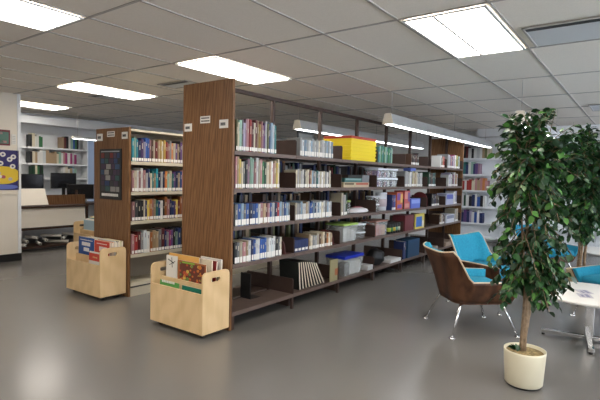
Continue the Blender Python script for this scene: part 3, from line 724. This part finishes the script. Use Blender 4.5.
# bin 2
bx, by = 2.645, 4.500
RED = CM('pb_red', (.50, .05, .03)); BLU = CM('pb_blue2', (.015, .07, .26))
b0 = flatbook('picture_book', 'white paperback with red top and grey title at the front of the poster bookcase bin', bx+.05, by+.20, .15, .25, .345, .010, .05, CM('pb_white', (.62, .60, .55)), [('cover_print', RED, -.125, .125, .25, .33)])
words(b0, CM('title_grey', (.12, .11, .11)), .09, .165, .17, 1, 6, -.09); words(b0, CM('title_grey', (.12, .11, .11)), .07, .19, .215, 1, 7, -.07); words(b0, CM('title_gold', (.6, .4, .2)), .05, .28, .295, 1, 8, -.03)
b1 = flatbook('picture_book', 'dark blue picture book with white title at the left of the poster bookcase bin', bx+.118, by+.495, .155, .32, .465, .012, .02, BLU, [])
words(b1, WLAB, .09, .37, .41, 1, 9, -.08); words(b1, WLAB, .05, .31, .35, 1, 10, -.04); words(b1, WLAB, .12, .43, .438, 1, 11, -.12)
b2 = flatbook('picture_book', 'bright red picture book with pale title in the poster bookcase bin', bx+.118, by+.18, .155, .29, .455, .012, .02, RED, [])
words(b2, WLAB, .05, .345, .395, 1, 12, -.09); words(b2, WLAB, .10, .42, .428, 1, 13, -.10)
cs = [('cream', (.55, .5, .4)), ('orange-red', (.45, .12, .05)), ('light blue', (.3, .42, .5)), ('white', (.62, .60, .55)), ('navy blue', (.02, .03, .10)), ('pale yellow', (.6, .55, .3)), ('lime green', (.30, .42, .03)), ('tan', (.45, .36, .24))]
for i, (cn, c) in enumerate(cs):
    flatbook('picture_book', f'{cn} hardcover in the row behind the red book, {ORD[i+1]} from the front', bx+.143+i*.0172, by+.18, .155, .30, .45+.006*(i % 3), .016, .01, CM('row_'+cn.replace(' ', '_').replace('-', '_'), c), [])
for i, (cn, c) in enumerate([('teal', (.05, .2, .2)), ('white', (.6, .6, .58)), ('tan', (.4, .3, .2)), ('grey', (.3, .3, .3))]):
    flatbook('picture_book', f'{cn} hardcover behind the dark blue book, {ORD[i+1]} from the front', bx+.143+i*.032, by+.50, .155, .28, .45, .026, .01, CM('rowb_'+cn, c), [])
# bin 3 (behind)
bx, by = 3.83, 6.60
for i, (cn, c) in enumerate([('light blue', (.35, .5, .6)), ('white', (.62, .62, .6)), ('teal', (.04, .16, .18)), ('yellow', (.6, .5, .2))]):
    flatbook('picture_book', f'{cn} picture book in the rear bin, {ORD[i+1]} from the front', bx+.118+i*.038, by+.36, .155, .48, .43+.015*i, .03, .01, CM('rowc_'+cn.replace(' ', '_'), c), [])

# ------------------------------------------------------------ partition wall posters
def wallposter(x0, x1, z0, z1, label, m, name='wall_poster'):
    o = MB().box(x0, x1, 7.490, 7.499, z0, z1).build(name, m); return tag(o, label, 'poster')
p1 = wallposter(2.60, 3.0, 1.70, 1.925, 'small dark red bordered poster with a green toned picture, left wall above the blue one', CM('po_red', (.14, .02, .03)))
rr = random.Random(5); m = MB()
for i in range(14):
    xx, zz = rr.uniform(2.62, 2.95), rr.uniform(1.72, 1.87); m.box(xx, xx+.035, 7.4872, 7.4885, zz, zz+.03, i % 3)
m.box(2.62, 2.98, 7.4885, 7.4898, 1.725, 1.895, 1)
m.build('picture', [CM('po_g1', (.25, .42, .35)), CM('po_g2', (.08, .17, .13)), CM('po_g3', (.35, .2, .2))], p1)
p2 = wallposter(3.02, 3.08, 1.72, 1.87, 'narrow white notice sheet beside the red bordered poster', WLAB, 'notice_sheet')
m = MB()
for i in range(5): m.box(3.03, 3.07, 7.4885, 7.4898, 1.74+i*.024, 1.746+i*.024)
m.build('lettering', CM('po_txt', (.3, .3, .3)), p2)
p3 = wallposter(2.60, 3.115, 1.055, 1.635, 'large navy and yellow poster with white discs on the left wall', CM('po_navy', (.025, .02, .12)))
def ell(cx, cz, rx, rz, n=24): return [(cx+rx*math.cos(2*math.pi*k/n), cz+rz*math.sin(2*math.pi*k/n)) for k in range(n)]
m = MB(); m.prism([(min(max(a, 2.61), 3.105), b) for a, b in ell(2.90, 1.27, .24, .13)], 'y', 7.4885, 7.4898)
m.build('yellow_field', CM('po_yel', (.68, .48, .04)), p3)
m = MB(); m.prism([(min(max(a, 2.61), 3.105), b) for a, b in ell(2.88, 1.10, .24, .035)], 'y', 7.4885, 7.4898); m.build('blue_band', CM('po_blu', (.12, .16, .45)), p3)
for cx, cz in [(2.90, 1.57), (2.99, 1.50), (2.87, 1.44), (3.04, 1.54), (3.03, 1.40), (2.75, 1.5), (2.70, 1.58)]:
    m = MB(); m.prism(ell(cx, cz, .038, .035, 16), 'y', 7.4872, 7.4884, 0); m.prism(ell(cx, cz, .016, .015, 12), 'y', 7.4862, 7.48721, 1)
    m.build('white_disc', [WLAB, CM('po_dot', (.1, .09, .2))], p3)
m = MB(); rr = random.Random(8)
for i in range(10):
    cx, cz = 2.80+rr.uniform(-.06, .2), 1.22+rr.uniform(-.03, .09); m.prism(ell(cx, cz, .03, .025, 10), 'y', 7.4872-.0001*i, 7.4884, i % 3)
m.build('figures', [CM('po_f1', (.45, .4, .42)), CM('po_f2', (.35, .08, .12)), WLAB], p3)

# ------------------------------------------------------------ far left room
# white wall shelving
def wall_shelf(name, label, org, length, nb, levels, depth, top, m, rz):
    t = thing(name, label, 'shelving', org, rz)
    for i in range(nb+1):
        x = length*i/nb; MB().box(x-.012, x+.012, 0, depth if False else .03, 0, top).build('upright', m, t)
        if i in (0, nb): MB().box(x-.01, x+.01, .03, depth, 0, top).build('side_panel', m, t)
    for i in range(nb):
        a, b = length*i/nb+.013, length*(i+1)/nb-.013
        for z in levels: MB().box(a, b, .031, depth-.004, z-.012, z).box(a, b, depth-.014, depth-.004, z-.032, z-.012).build('shelf', m, t)
    MB().box(0, length, .0, .005, .1, top).build('back_panel', m, t)
    return t
WLV = [1.80, 1.49, 1.205, .85, .5, .15]
wall_shelf('wall_shelving', 'white metal shelving on the far left wall behind the monitors', (5.30, 9.77, 0), 2.4, 2, WLV, .27, 2.06, WHITEM, math.pi)
def farrow(x0, x1, z, yf, cols, where, group, seed, thr=(.03, .055), hr=(.19, .26)): stuff_row(x0, x1, z, yf, -1, cols, thr, hr, seed)
V = lambda s: f"{s} shelf of the far left white shelving"
farrow(4.16, 4.42, WLV[0], 9.51, ['black', 'cream', 'white', 'white', 'green', 'green'], V('top'), 'books on the far left top shelf', 71)
farrow(4.78, 5.12, WLV[0], 9.51, ['tan', 'maroon', 'black', 'white', 'mint', 'blue', 'green', 'black'], V('top')+' further right', 'books on the far left top shelf', 72, hr=(.2, .25))
farrow(4.16, 5.10, WLV[1], 9.51, ['black', 'cream', 'tan', 'white', 'white', 'silver', 'tan', 'tan', 'tan', 'tan', 'cream', 'mint', 'white', 'pink', 'magenta', 'white', 'magenta', 'light grey', 'magenta', 'white', 'pink'], V('second'), 'books on the far left second shelf', 73, thr=(.036, .06))
farrow(4.2, 4.42, WLV[2], 9.51, ['dark green', 'cream', 'green', 'black'], V('third'), 'books on the far left third shelf', 74)
farrow(4.75, 5.1, WLV[2], 9.51, ['light grey', 'white', 'cream', 'white', 'tan', 'light blue', 'mint'], V('third')+' further right', 'books on the far left third shelf', 75, hr=(.18, .24))
# service desk with monitors
dk = thing('service_desk', 'white and dark wood service desk with monitors in the far left room', 'desk', (3.5, 8.75, 0))
MB().box(0, 2.0, 0, .62, .70, .73).build('desktop', CM('desk_dark', (.05, .03, .022)), dk, bevel=.004)
MB().box(.02, 1.98, .58, .60,   .06, .70).build('modesty_panel', WHITEM, dk)
for x in (.02, 1.93):
    for y in (.03, .54): MB().box(x, x+.05, y, y+.05, 0, .70).build('leg', WHITEM, dk)
def monitor(x, y, z, w_, h, rz, label, sh=0):
    t = thing('computer_monitor', label, 'monitor', (x, y, z), rz, 'computer monitors in the far left room')
    MB().box(-w_/2, w_/2, 0, .03, .08+sh, .08+sh+h).build('casing', BLACK, t, bevel=.005)
    MB().box(-w_/2+.012, w_/2-.012, -.0015, -.0002, .095+sh, .08+sh+h-.014).build('screen', SCREEN, t)
    MB().box(-.03, .03, .012, .028, .01, .09+sh).build('stand', BLACK, t); MB().box(-.11, .11, -.06, .1, 0, .01).build('base', BLACK, t, bevel=.003)
monitor(3.92, 8.98, .731, .48, .27, 0, 'black monitor beside the partition wall, leftmost of the three', .20)
monitor(4.60, 9.10, .731, .50, .30, .05, 'black monitor in the middle of the three, before the white shelving', .20)
# wooden carrel side with monitor
monitor(4.80, 8.86, .731, .48, .29, -.35, 'lower black monitor turned aside, rightmost of the three near the oak bookcase')
# newspaper rack
nr = thing('newspaper_rack', 'dark framed newspaper rack with cream sloping panels, left of the poster bookcase', 'rack', (3.30, 8.18, 0))
DK = CM('rack_dark', (.045, .022, .014))
for x in (0, 1.24):
    for y in (0, .36): MB().box(x, x+.035, y, y+.035, .05, 1.0 if y else .76).build('post', DK, nr)
    MB().tube([(x+.017, .10, .026), (x+.017, .13, .026)], .025, 12).build('castor', BLACK, nr)
for z in (.745, .385, .075): MB().box(.0, 1.275, -.01, .395, z-.03, z).build('shelf', DK, nr)
CP = CM('rack_cream', (.70, .65, .57))
m = MB(); m.prism([(-.03, .40), (-.012, .40), (.06, .725), (.042, .725)], 'x', .01, 1.22); m.build('sloping_panel', CP, nr)
m = MB(); m.prism([(.0, .77), (.018, .77), (.16, 1.04), (.142, 1.04)], 'x', .0, .57); m.build('sloping_panel', CP, nr)
m = MB(); m.box(.58, 1.27, .10, .12, .76, .93); m.build('wood_panel', OAK, nr)
rr = random.Random(3)
for i in range(9):
    x = 3.40+i*.11; ang = rr.uniform(-.7, .7)
    dx, dy = math.sin(ang)*.2, .13
    z = .10+(i % 3)*.055
    o = MB().tube([(-dx, -dy, 0), (dx, dy, .0)], .025, 10).build('rolled_newspaper', CM('newsprint', (.72, .70, .65))); o.location = (x+.05, 8.36, z+.004)
    MB().tube([(-dx*1.12, -dy*1.12, 0), (-dx*1.005, -dy*1.005, 0)], .010, 8).build('rod_end', BLACK, o)
    tag(o, f'rolled newspaper on a rod, {ORD[i+1]} from left on the rack bottom shelf', 'newspaper', 'rolled newspapers on the rack')
# duct along the ceiling of the far room
o = tag(MB().box(3.2, 6.3, 9.25, 9.45, 2.22, 2.36).build('ceiling_duct', WHITEM, bevel=.01), 'white duct running under the ceiling of the far left room', 'duct')

# ------------------------------------------------------------ back wall shelving (right)
BL = [1.84, 1.49, 1.135, .78, .42, .12]
t = wall_shelf('wall_shelving', 'white metal shelving along the back wall behind the plants', (10.87, 3.45, 0), 5.4, 6, BL, .30, 2.15, WHITEM, -math.pi/2)
t.scale = (1, -1, 1)
t.location = (10.87, -1.95, 0); t.rotation_euler.z = math.pi/2; t.scale = (1, 1, 1)
T = lambda s: f"{s} shelf of the white back wall shelving"
def brow(y0, y1, z, cols, where, group, seed, thr=(.04, .07)):
    # books facing -X, running from y0 (left in the photo) down to y1
    rnd = random.Random(seed); y = y0; i = 1
    while True:
        th = rnd.uniform(*thr); h = rnd.uniform(.2, .28); d = rnd.uniform(.16, .2)
        if y-th < y1: break
        col = cols[(i-1) % len(cols)]
        stuff_box(10.59, 10.59+d, y-th, y, z+.001, z+h, col)
        y -= th+.0015; i += 1
brow(3.38, 2.75, BL[0], ['tan', 'black', 'maroon', 'white', 'black', 'white', 'light grey', 'white', 'tan', 'olive', 'cream', 'light grey'], T('top'), 'books on the back wall top shelf', 81)
brow(3.38, 2.95, BL[1], ['green', 'teal', 'navy', 'white', 'mint', 'navy', 'purple', 'mauve'], T('second'), 'books on the back wall second shelf', 82)
brow(3.38, 2.75, BL[2], ['white', 'red', 'white', 'red', 'red', 'cream', 'pink', 'tan', 'pink', 'orange', 'pink'], T('third'), 'books on the back wall third shelf', 83)
brow(3.38, 2.80, BL[3], ['black', 'white', 'dark green', 'white', 'black', 'navy', 'white', 'blue'], T('fourth'), 'books on the back wall fourth shelf', 84)
brow(3.38, 2.80, BL[4], ['white', 'navy', 'purple', 'navy', 'lavender', 'white', 'blue'], T('fifth'), 'books on the back wall fifth shelf', 85)
brow(1.9, 1.45, BL[2], ['pink', 'magenta', 'white', 'light blue', 'blue', 'cream'], T('third')+' behind the plant', 'books behind the plant', 86)
brow(1.9, 1.35, BL[1], ['white', 'cream', 'red', 'white', 'tan', 'navy'], T('second')+' behind the plant', 'books behind the plant', 87)
brow(1.0, .45, BL[0], ['white', 'black', 'blue', 'cream', 'white', 'red'], T('top')+' behind the plant', 'books behind the plant', 88)

o = STUFF.build('distant_books', [colm('cover_'+c.replace(' ', '_'), PAL[c], .45) for c in STUFFM])
tag(o, 'many distant books on the white wall shelving and on the far side of the long bookcase', 'books', kind='stuff')

# ------------------------------------------------------------ lounge chairs
def plan(t, a=.33, back=.33, front=.30, rc=.16):
    """t in [0,1] along U path from left arm tip round the back to right arm tip"""
    L1 = front+back-rc; La = rc*math.pi/2; Lb = 2*(a-rc); tot = 2*L1+2*La+Lb; s = t*tot
    if s < L1: return Vector((front-s, a)), Vector((0, 1))
    s -= L1
    if s < La:
        th = math.pi/2+s/rc; return Vector((-back+rc+rc*math.cos(th), a-rc+rc*math.sin(th))), Vector((math.cos(th), math.sin(th)))
    s -= La
    if s < Lb: return Vector((-back, a-rc-s)), Vector((-1, 0))
    s -= Lb
    if s < La:
        th = math.pi+s/rc; return Vector((-back+rc+rc*math.cos(th), -a+rc+rc*math.sin(th))), Vector((math.cos(th), math.sin(th)))
    s -= La
    return Vector((-back+rc+s, -a)), Vector((0, -1))
NT, NZ = 56, 8
def shell_point(t, v, off):
    p, n = plan(t)
    # top height: low arms, steep step, tall back
    x = p.x; tr = min(max((-.15-x)/.12, 0), 1); tr = tr*tr*(3-2*tr)
    corner = abs(p.y)/.33
    zt = .485+tr*.235+tr*.035*corner**3+max(0, x)*-.03
    zb = .285
    z = zb+(zt-zb)*v
    k = .70+.30*v**.75          # taper to the bottom
    kx = .72+.28*v
    q = Vector((p.x*kx if p.x < 0 else p.x*(.86+.14*v), p.y*k))
    q.x -= tr*.06*v*v
    q -= n*off
    return (q.x, q.y, z)
def shell_mesh(o0, o1, zcut=0., vmin=0., name='shell', m=None, parent=None):
    b = MB(); N = NT+1; R = NZ+1
    for off, dz in ((o0, 0), (o1, 0)):
        for i in range(N):
            for j in range(R):
                v = vmin+(1-vmin)*j/NZ
                x, y, z = shell_point(i/NT, v, off); b.v.append((x, y, z-zcut))
    def id_(s, i, j): return s*N*R+i*R+j
    for i in range(NT):
        for j in range(NZ):
            b.face([id_(0, i, j), id_(0, i+1, j), id_(0, i+1, j+1), id_(0, i, j+1)], 0, True)
            b.face([id_(1, i, j), id_(1, i, j+1), id_(1, i+1, j+1), id_(1, i+1, j)], 0, True)
        for j in (0, NZ): b.face([id_(0, i, j), id_(1, i, j), id_(1, i+1, j), id_(0, i+1, j)], 0)
    for i in (0, NT):
        for j in range(NZ): b.face([id_(0, i, j), id_(0, i, j+1), id_(1, i, j+1), id_(1, i, j)], 0)
    return b
def lounge_chair():
    t = thing('lounge_chair', '', 'chair', (0, 0, 0), 0, 'turquoise and walnut lounge chairs')
    b = shell_mesh(0, .011)
    # underside and front apron close the tub
    base = len(b.v); ring = [shell_point(i/NT, 0, .003) for i in range(NT+1)]
    b.v += ring+[(x, y, z-.012) for x, y, z in ring]
    n = NT+1
    b.face([base+i for i in range(n)]); b.face([base+n+i for i in range(n)][::-1])
    for i in range(n): b.face([base+i, base+(i+1) % n, base+n+(i+1) % n, base+n+i])
    b.build('shell', WALNUT, t)
    MB().box(.245, .256, -.215, .215, .285, .36).build('front_apron', WALNUT, t)
    shell_mesh(.012, .048, zcut=-.006, vmin=.3).build('upholstery', BLUE, t)
    MB().tube([(x, y, z+.002) for x, y, z in [shell_point(i/NT, 1, .006) for i in range(NT+1)]], .0075, 6).build('rim', PLYEDGE, t)
    # seat cushion
    c = MB(); prof = []
    nn = 22
    ring = []
    for i in range(NT+1):
        x, y, z = shell_point(i/NT, .35, .048); ring.append((x, y))
    cx = 0.0
    levels = [(.90, .345), (.985, .36), (1.0, .39), (.975, .415), (.88, .43), (.5, .432), (.05, .428)]
    for s_, z in levels:
        for x, y in ring: c.v.append(((x-cx)*s_+cx, y*s_, z))
    n = NT+1
    for l in range(len(levels)-1):
        for i in range(n):
            c.face([l*n+i, l*n+(i+1) % n, (l+1)*n+(i+1) % n, (l+1)*n+i], 0, True)
    c.face([i for i in range(n)][::-1]); e = (len(levels)-1)*n; c.face([e+i for i in range(n)])
    c.build('seat_cushion', BLUE, t)
    for sx in (1, -1):
        for sy in (1, -1):
            m = MB(); m.tube([(sx*.15, sy*.16, .272), (sx*.20, sy*.205, .255), (sx*.30, sy*.285, .012)], [.013, .013, .010], 12)
            m.lathe([(.026, 0), (.026, .006), (.012, .014)], 16, c=(sx*.302, sy*.287)); m.build('leg', CHROME, t)
    MB().box(-.17, .17, -.17, .17, .262, .2725).build('under_plate', CHROME, t)
    return t
ch = lounge_chair()
CH = [((4.385, 1.26), math.radians(-46), 'turquoise and walnut lounge chair nearest the camera, seen from behind'),
      ((5.36, 1.35), math.radians(-106), 'turquoise lounge chair behind the nearest one, facing the front plant'),
      ((7.30, 1.10), math.radians(-120), 'turquoise lounge chair glimpsed through the leaves beside the rear plant'),
      ((5.60, .15), math.radians(150), 'turquoise lounge chair at the right edge beyond the round table'),
      ((4.02, -.42), math.radians(75), 'turquoise lounge chair whose foot enters at the right edge before the table')]
for i, ((x, y), a, lab) in enumerate(CH):
    o = ch if i == 0 else copy_tree(ch)
    o.location = (x, y, 0); o.rotation_euler.z = a; o['label'] = lab

# ------------------------------------------------------------ tables
def round_table(x, y, rz, R_, label):
    t = thing('coffee_table', label, 'table', (x, y, 0), rz, 'white round coffee tables')
    MB().lathe([(0, .395), (R_-.02, .395), (R_-.004, .400), (R_, .410), (R_-.002, .418), (R_-.008, .42), (0, .42)], 64).build('table_top', TOP, t)
    MB().box(-.032, .032, -.032, .032, .03, .385).build('column', CHROME, t, bevel=.003)
    MB().box(-.12, .12, -.12, .12, .386, .3945).build('mounting_plate', CHROME, t)
    for k in range(4):
        a = k*math.pi/2; T_ = Matrix.Rotation(a, 4, 'Z')
        MB().box(.033, .36, -.02, .02, .018, .05, T=T_).build('base_arm', CHROME, t, bevel=.003)
        m = MB().tube([(.345*math.cos(a), .345*math.sin(a), 0), (.345*math.cos(a), .345*math.sin(a), .0175)], .014, 12); m.build('glide', BLACK, t)
    return t
round_table(4.68, .34, math.radians(98), .455, 'white round coffee table with chrome cross base at the right edge')
round_table(7.75, .32, .3, .45, 'distant white round coffee table behind the rear plant')
for i, (dx, dy, a, lab) in enumerate([(-.16, .03, .3, 'printed leaflet lying on the near round table, nearer of two'), (.0, .05, .5, 'printed leaflet lying on the near round table, farther of two')]):
    o = MB().box(-.07, .07, -.05, .05, 0, .002).build('leaflet', CM('paper_lilac', (.50, .47, .52))); o.location = (4.68+dx, .34+dy, .4215); o.rotation_euler.z = a
    MB().box(-.05, .05, -.03, -.005, .0021, .003).box(-.05, .02, .01, .03, .0021, .003).build('print', CM('paper_print', (.2, .2, .3)), o); tag(o, lab, 'leaflet', 'leaflets on the table')

# ------------------------------------------------------------ artificial fig trees
def fig_tree(x, y, label, pot_h, pot_r, env, ntw, seed, potm, trunks, leaf=.054, zmin=.55):
    rnd = random.Random(seed)
    t = thing('potted_fig_tree', label, 'potted tree', (x, y, 0), 0, 'potted fig trees')
    MB().lathe([(pot_r*.84, .012), (pot_r*.90, .02), (pot_r, pot_h*.96), (pot_r, pot_h), (pot_r*.94, pot_h), (pot_r*.92, pot_h-.05), (0, pot_h-.05)], 40, sx=1, sy=1).build('pot', potm, t)
    MB().lathe([(pot_r*.80, 0), (pot_r*.80, .0118)], 32).build('pot_base', BLACK, t)
    MB().lathe([(pot_r*.905, pot_h-.049), (pot_r*.905, pot_h-.02), (pot_r*.5, pot_h-.012), (0, pot_h-.01)], 32).build('soil', mat('dried_moss', (.30, .22, .10), .95, noise=.5, nscale=60, bump=1), t)
    def R(z):
        for (z0, r0), (z1, r1) in zip(env, env[1:]):
            if z0 <= z <= z1: return r0+(r1-r0)*(z-z0)/(z1-z0)
        return .03
    m = MB(); axes = []
    for (ax, ay, bx_, by_, r0, zt) in trunks:
        pts = []; rad = []
        for i in range(13):
            f = i/12; z = pot_h-.03+(zt-pot_h)*f
            pts.append((ax+(bx_-ax)*f+.012*math.sin(f*9+ax*50), ay+(by_-ay)*f+.012*math.cos(f*7+ay*40), z)); rad.append(r0*(1-.7*f))
        m.tube(pts, rad, 10); axes.append(pts)
    m.build('trunk', BARK, t)
    tw = MB(); lf = MB()
    ztop = env[-1][0]
    def leafat(p, d, L):
        up_ = Vector((0, 0, 1)); d = d.normalized(); s = d.cross(up_)
        if s.length < .05: s = Vector((1, 0, 0))
        s.normalize(); n = s.cross(d).normalized()
        a = rnd.uniform(-1.0, 1.0); s2 = s*math.cos(a)+n*math.sin(a); n2 = n*math.cos(a)-s*math.sin(a)
        wv = L*.35; b = len(lf.v)
        stem = p+d*L*.12
        P = [stem, stem+d*L*.28+s2*wv*.85+n2*wv*.25, stem+d*L*.28-s2*wv*.85+n2*wv*.25, stem+d*L*.32, stem+d*L*.62+s2*wv*.8+n2*wv*.15, stem+d*L*.62-s2*wv*.8+n2*wv*.15, stem+d*L*.66-n2*L*.03, stem+d*L-n2*L*.12]
        lf.v += [tuple(q_) for q_ in P]
        mi = rnd.choices([0, 1, 2, 3], [.50, .36, .11, .03])[0]
        for f in ([0, 3, 1], [0, 2, 3], [1, 3, 6, 4], [2, 5, 6, 3], [4, 6, 7], [5, 7, 6]): lf.face([b+k for k in f], mi, True)
    for k in range(ntw):
        ang = rnd.uniform(0, 2*math.pi); ze = zmin+(ztop-zmin)*rnd.random()**1.0
        re = R(ze)*rnd.uniform(.55, 1.05)
        ax_ = rnd.choice(axes)
        zs = min(ze+rnd.uniform(.08, .35), ztop-.03) if ze < ztop-.12 else ztop-.25
        zs = max(zs, zmin+.22)
        zi = [p for p in ax_ if p[2] <= zs] or [ax_[0]]
        A = Vector(zi[-1]); E = Vector((math.cos(ang)*re, math.sin(ang)*re, ze))
        mid = (A+E)/2+Vector((0, 0, rnd.uniform(.04, .12)))
        pts = [A*(1-f)**2+mid*2*f*(1-f)+E*f*f for f in [i/8 for i in range(9)]]
        tw.tube(pts, [.004-.0003*i for i in range(9)], 5, cap=False)
        nl = 15
        for i in range(nl):
            f = .28+.74*i/nl+rnd.uniform(-.02, .02); f = min(f, 1)
            p = A*(1-f)**2+mid*2*f*(1-f)+E*f*f; d0 = (mid-A)*(1-f)*2+(E-mid)*2*f; d0.normalize()
            sd = Vector((rnd.uniform(-1, 1), rnd.uniform(-1, 1), rnd.uniform(-.5, .5)))
            d = d0*.5+sd*1.0+Vector((0, 0, -.4))
            leafat(p, d, leaf*rnd.uniform(.75, 1.25))
    if pot_h < .245:
        for i in range(7): leafat(Vector((-.045-.006*i, .055-.004*i, pot_h-.005)), Vector((-.5+.15*i, .6-.1*i, .45)), .05)
    tw.build('twigs', BARK, t); lf.build('foliage', LEAFM, t)
    return t
fig_tree(3.385, .602, 'potted artificial fig tree in a cream pot, nearest plant in front of the chairs', .24, .130,
         [(.50, .15), (.60, .24), (.80, .255), (1.1, .29), (1.4, .295), (1.6, .29), (1.70, .26), (1.78, .19), (1.83, .08)], 230, 12, POTM,
         [(.0, .0, .0, .03, .021, 1.5), (.015, .008, .08, -.04, .015, 1.45), (-.01, .012, -.07, .05, .012, 1.5)])
fig_tree(6.90, .62, 'potted fig tree standing further back at the right edge behind the round table', .25, .17,
         [(.55, .08), (.7, .22), (1.0, .34), (1.4, .42), (1.7, .40), (1.9, .28), (2.02, .12), (2.06, .04)], 210, 33, mat('tan_pot', (.45, .36, .22), .6),
         [(.0, .03, .0, .1, .022, 1.7), (.04, -.03, .1, -.08, .02, 1.6), (-.03, .0, -.05, .0, .016, 1.7)], leaf=.075, zmin=.62)
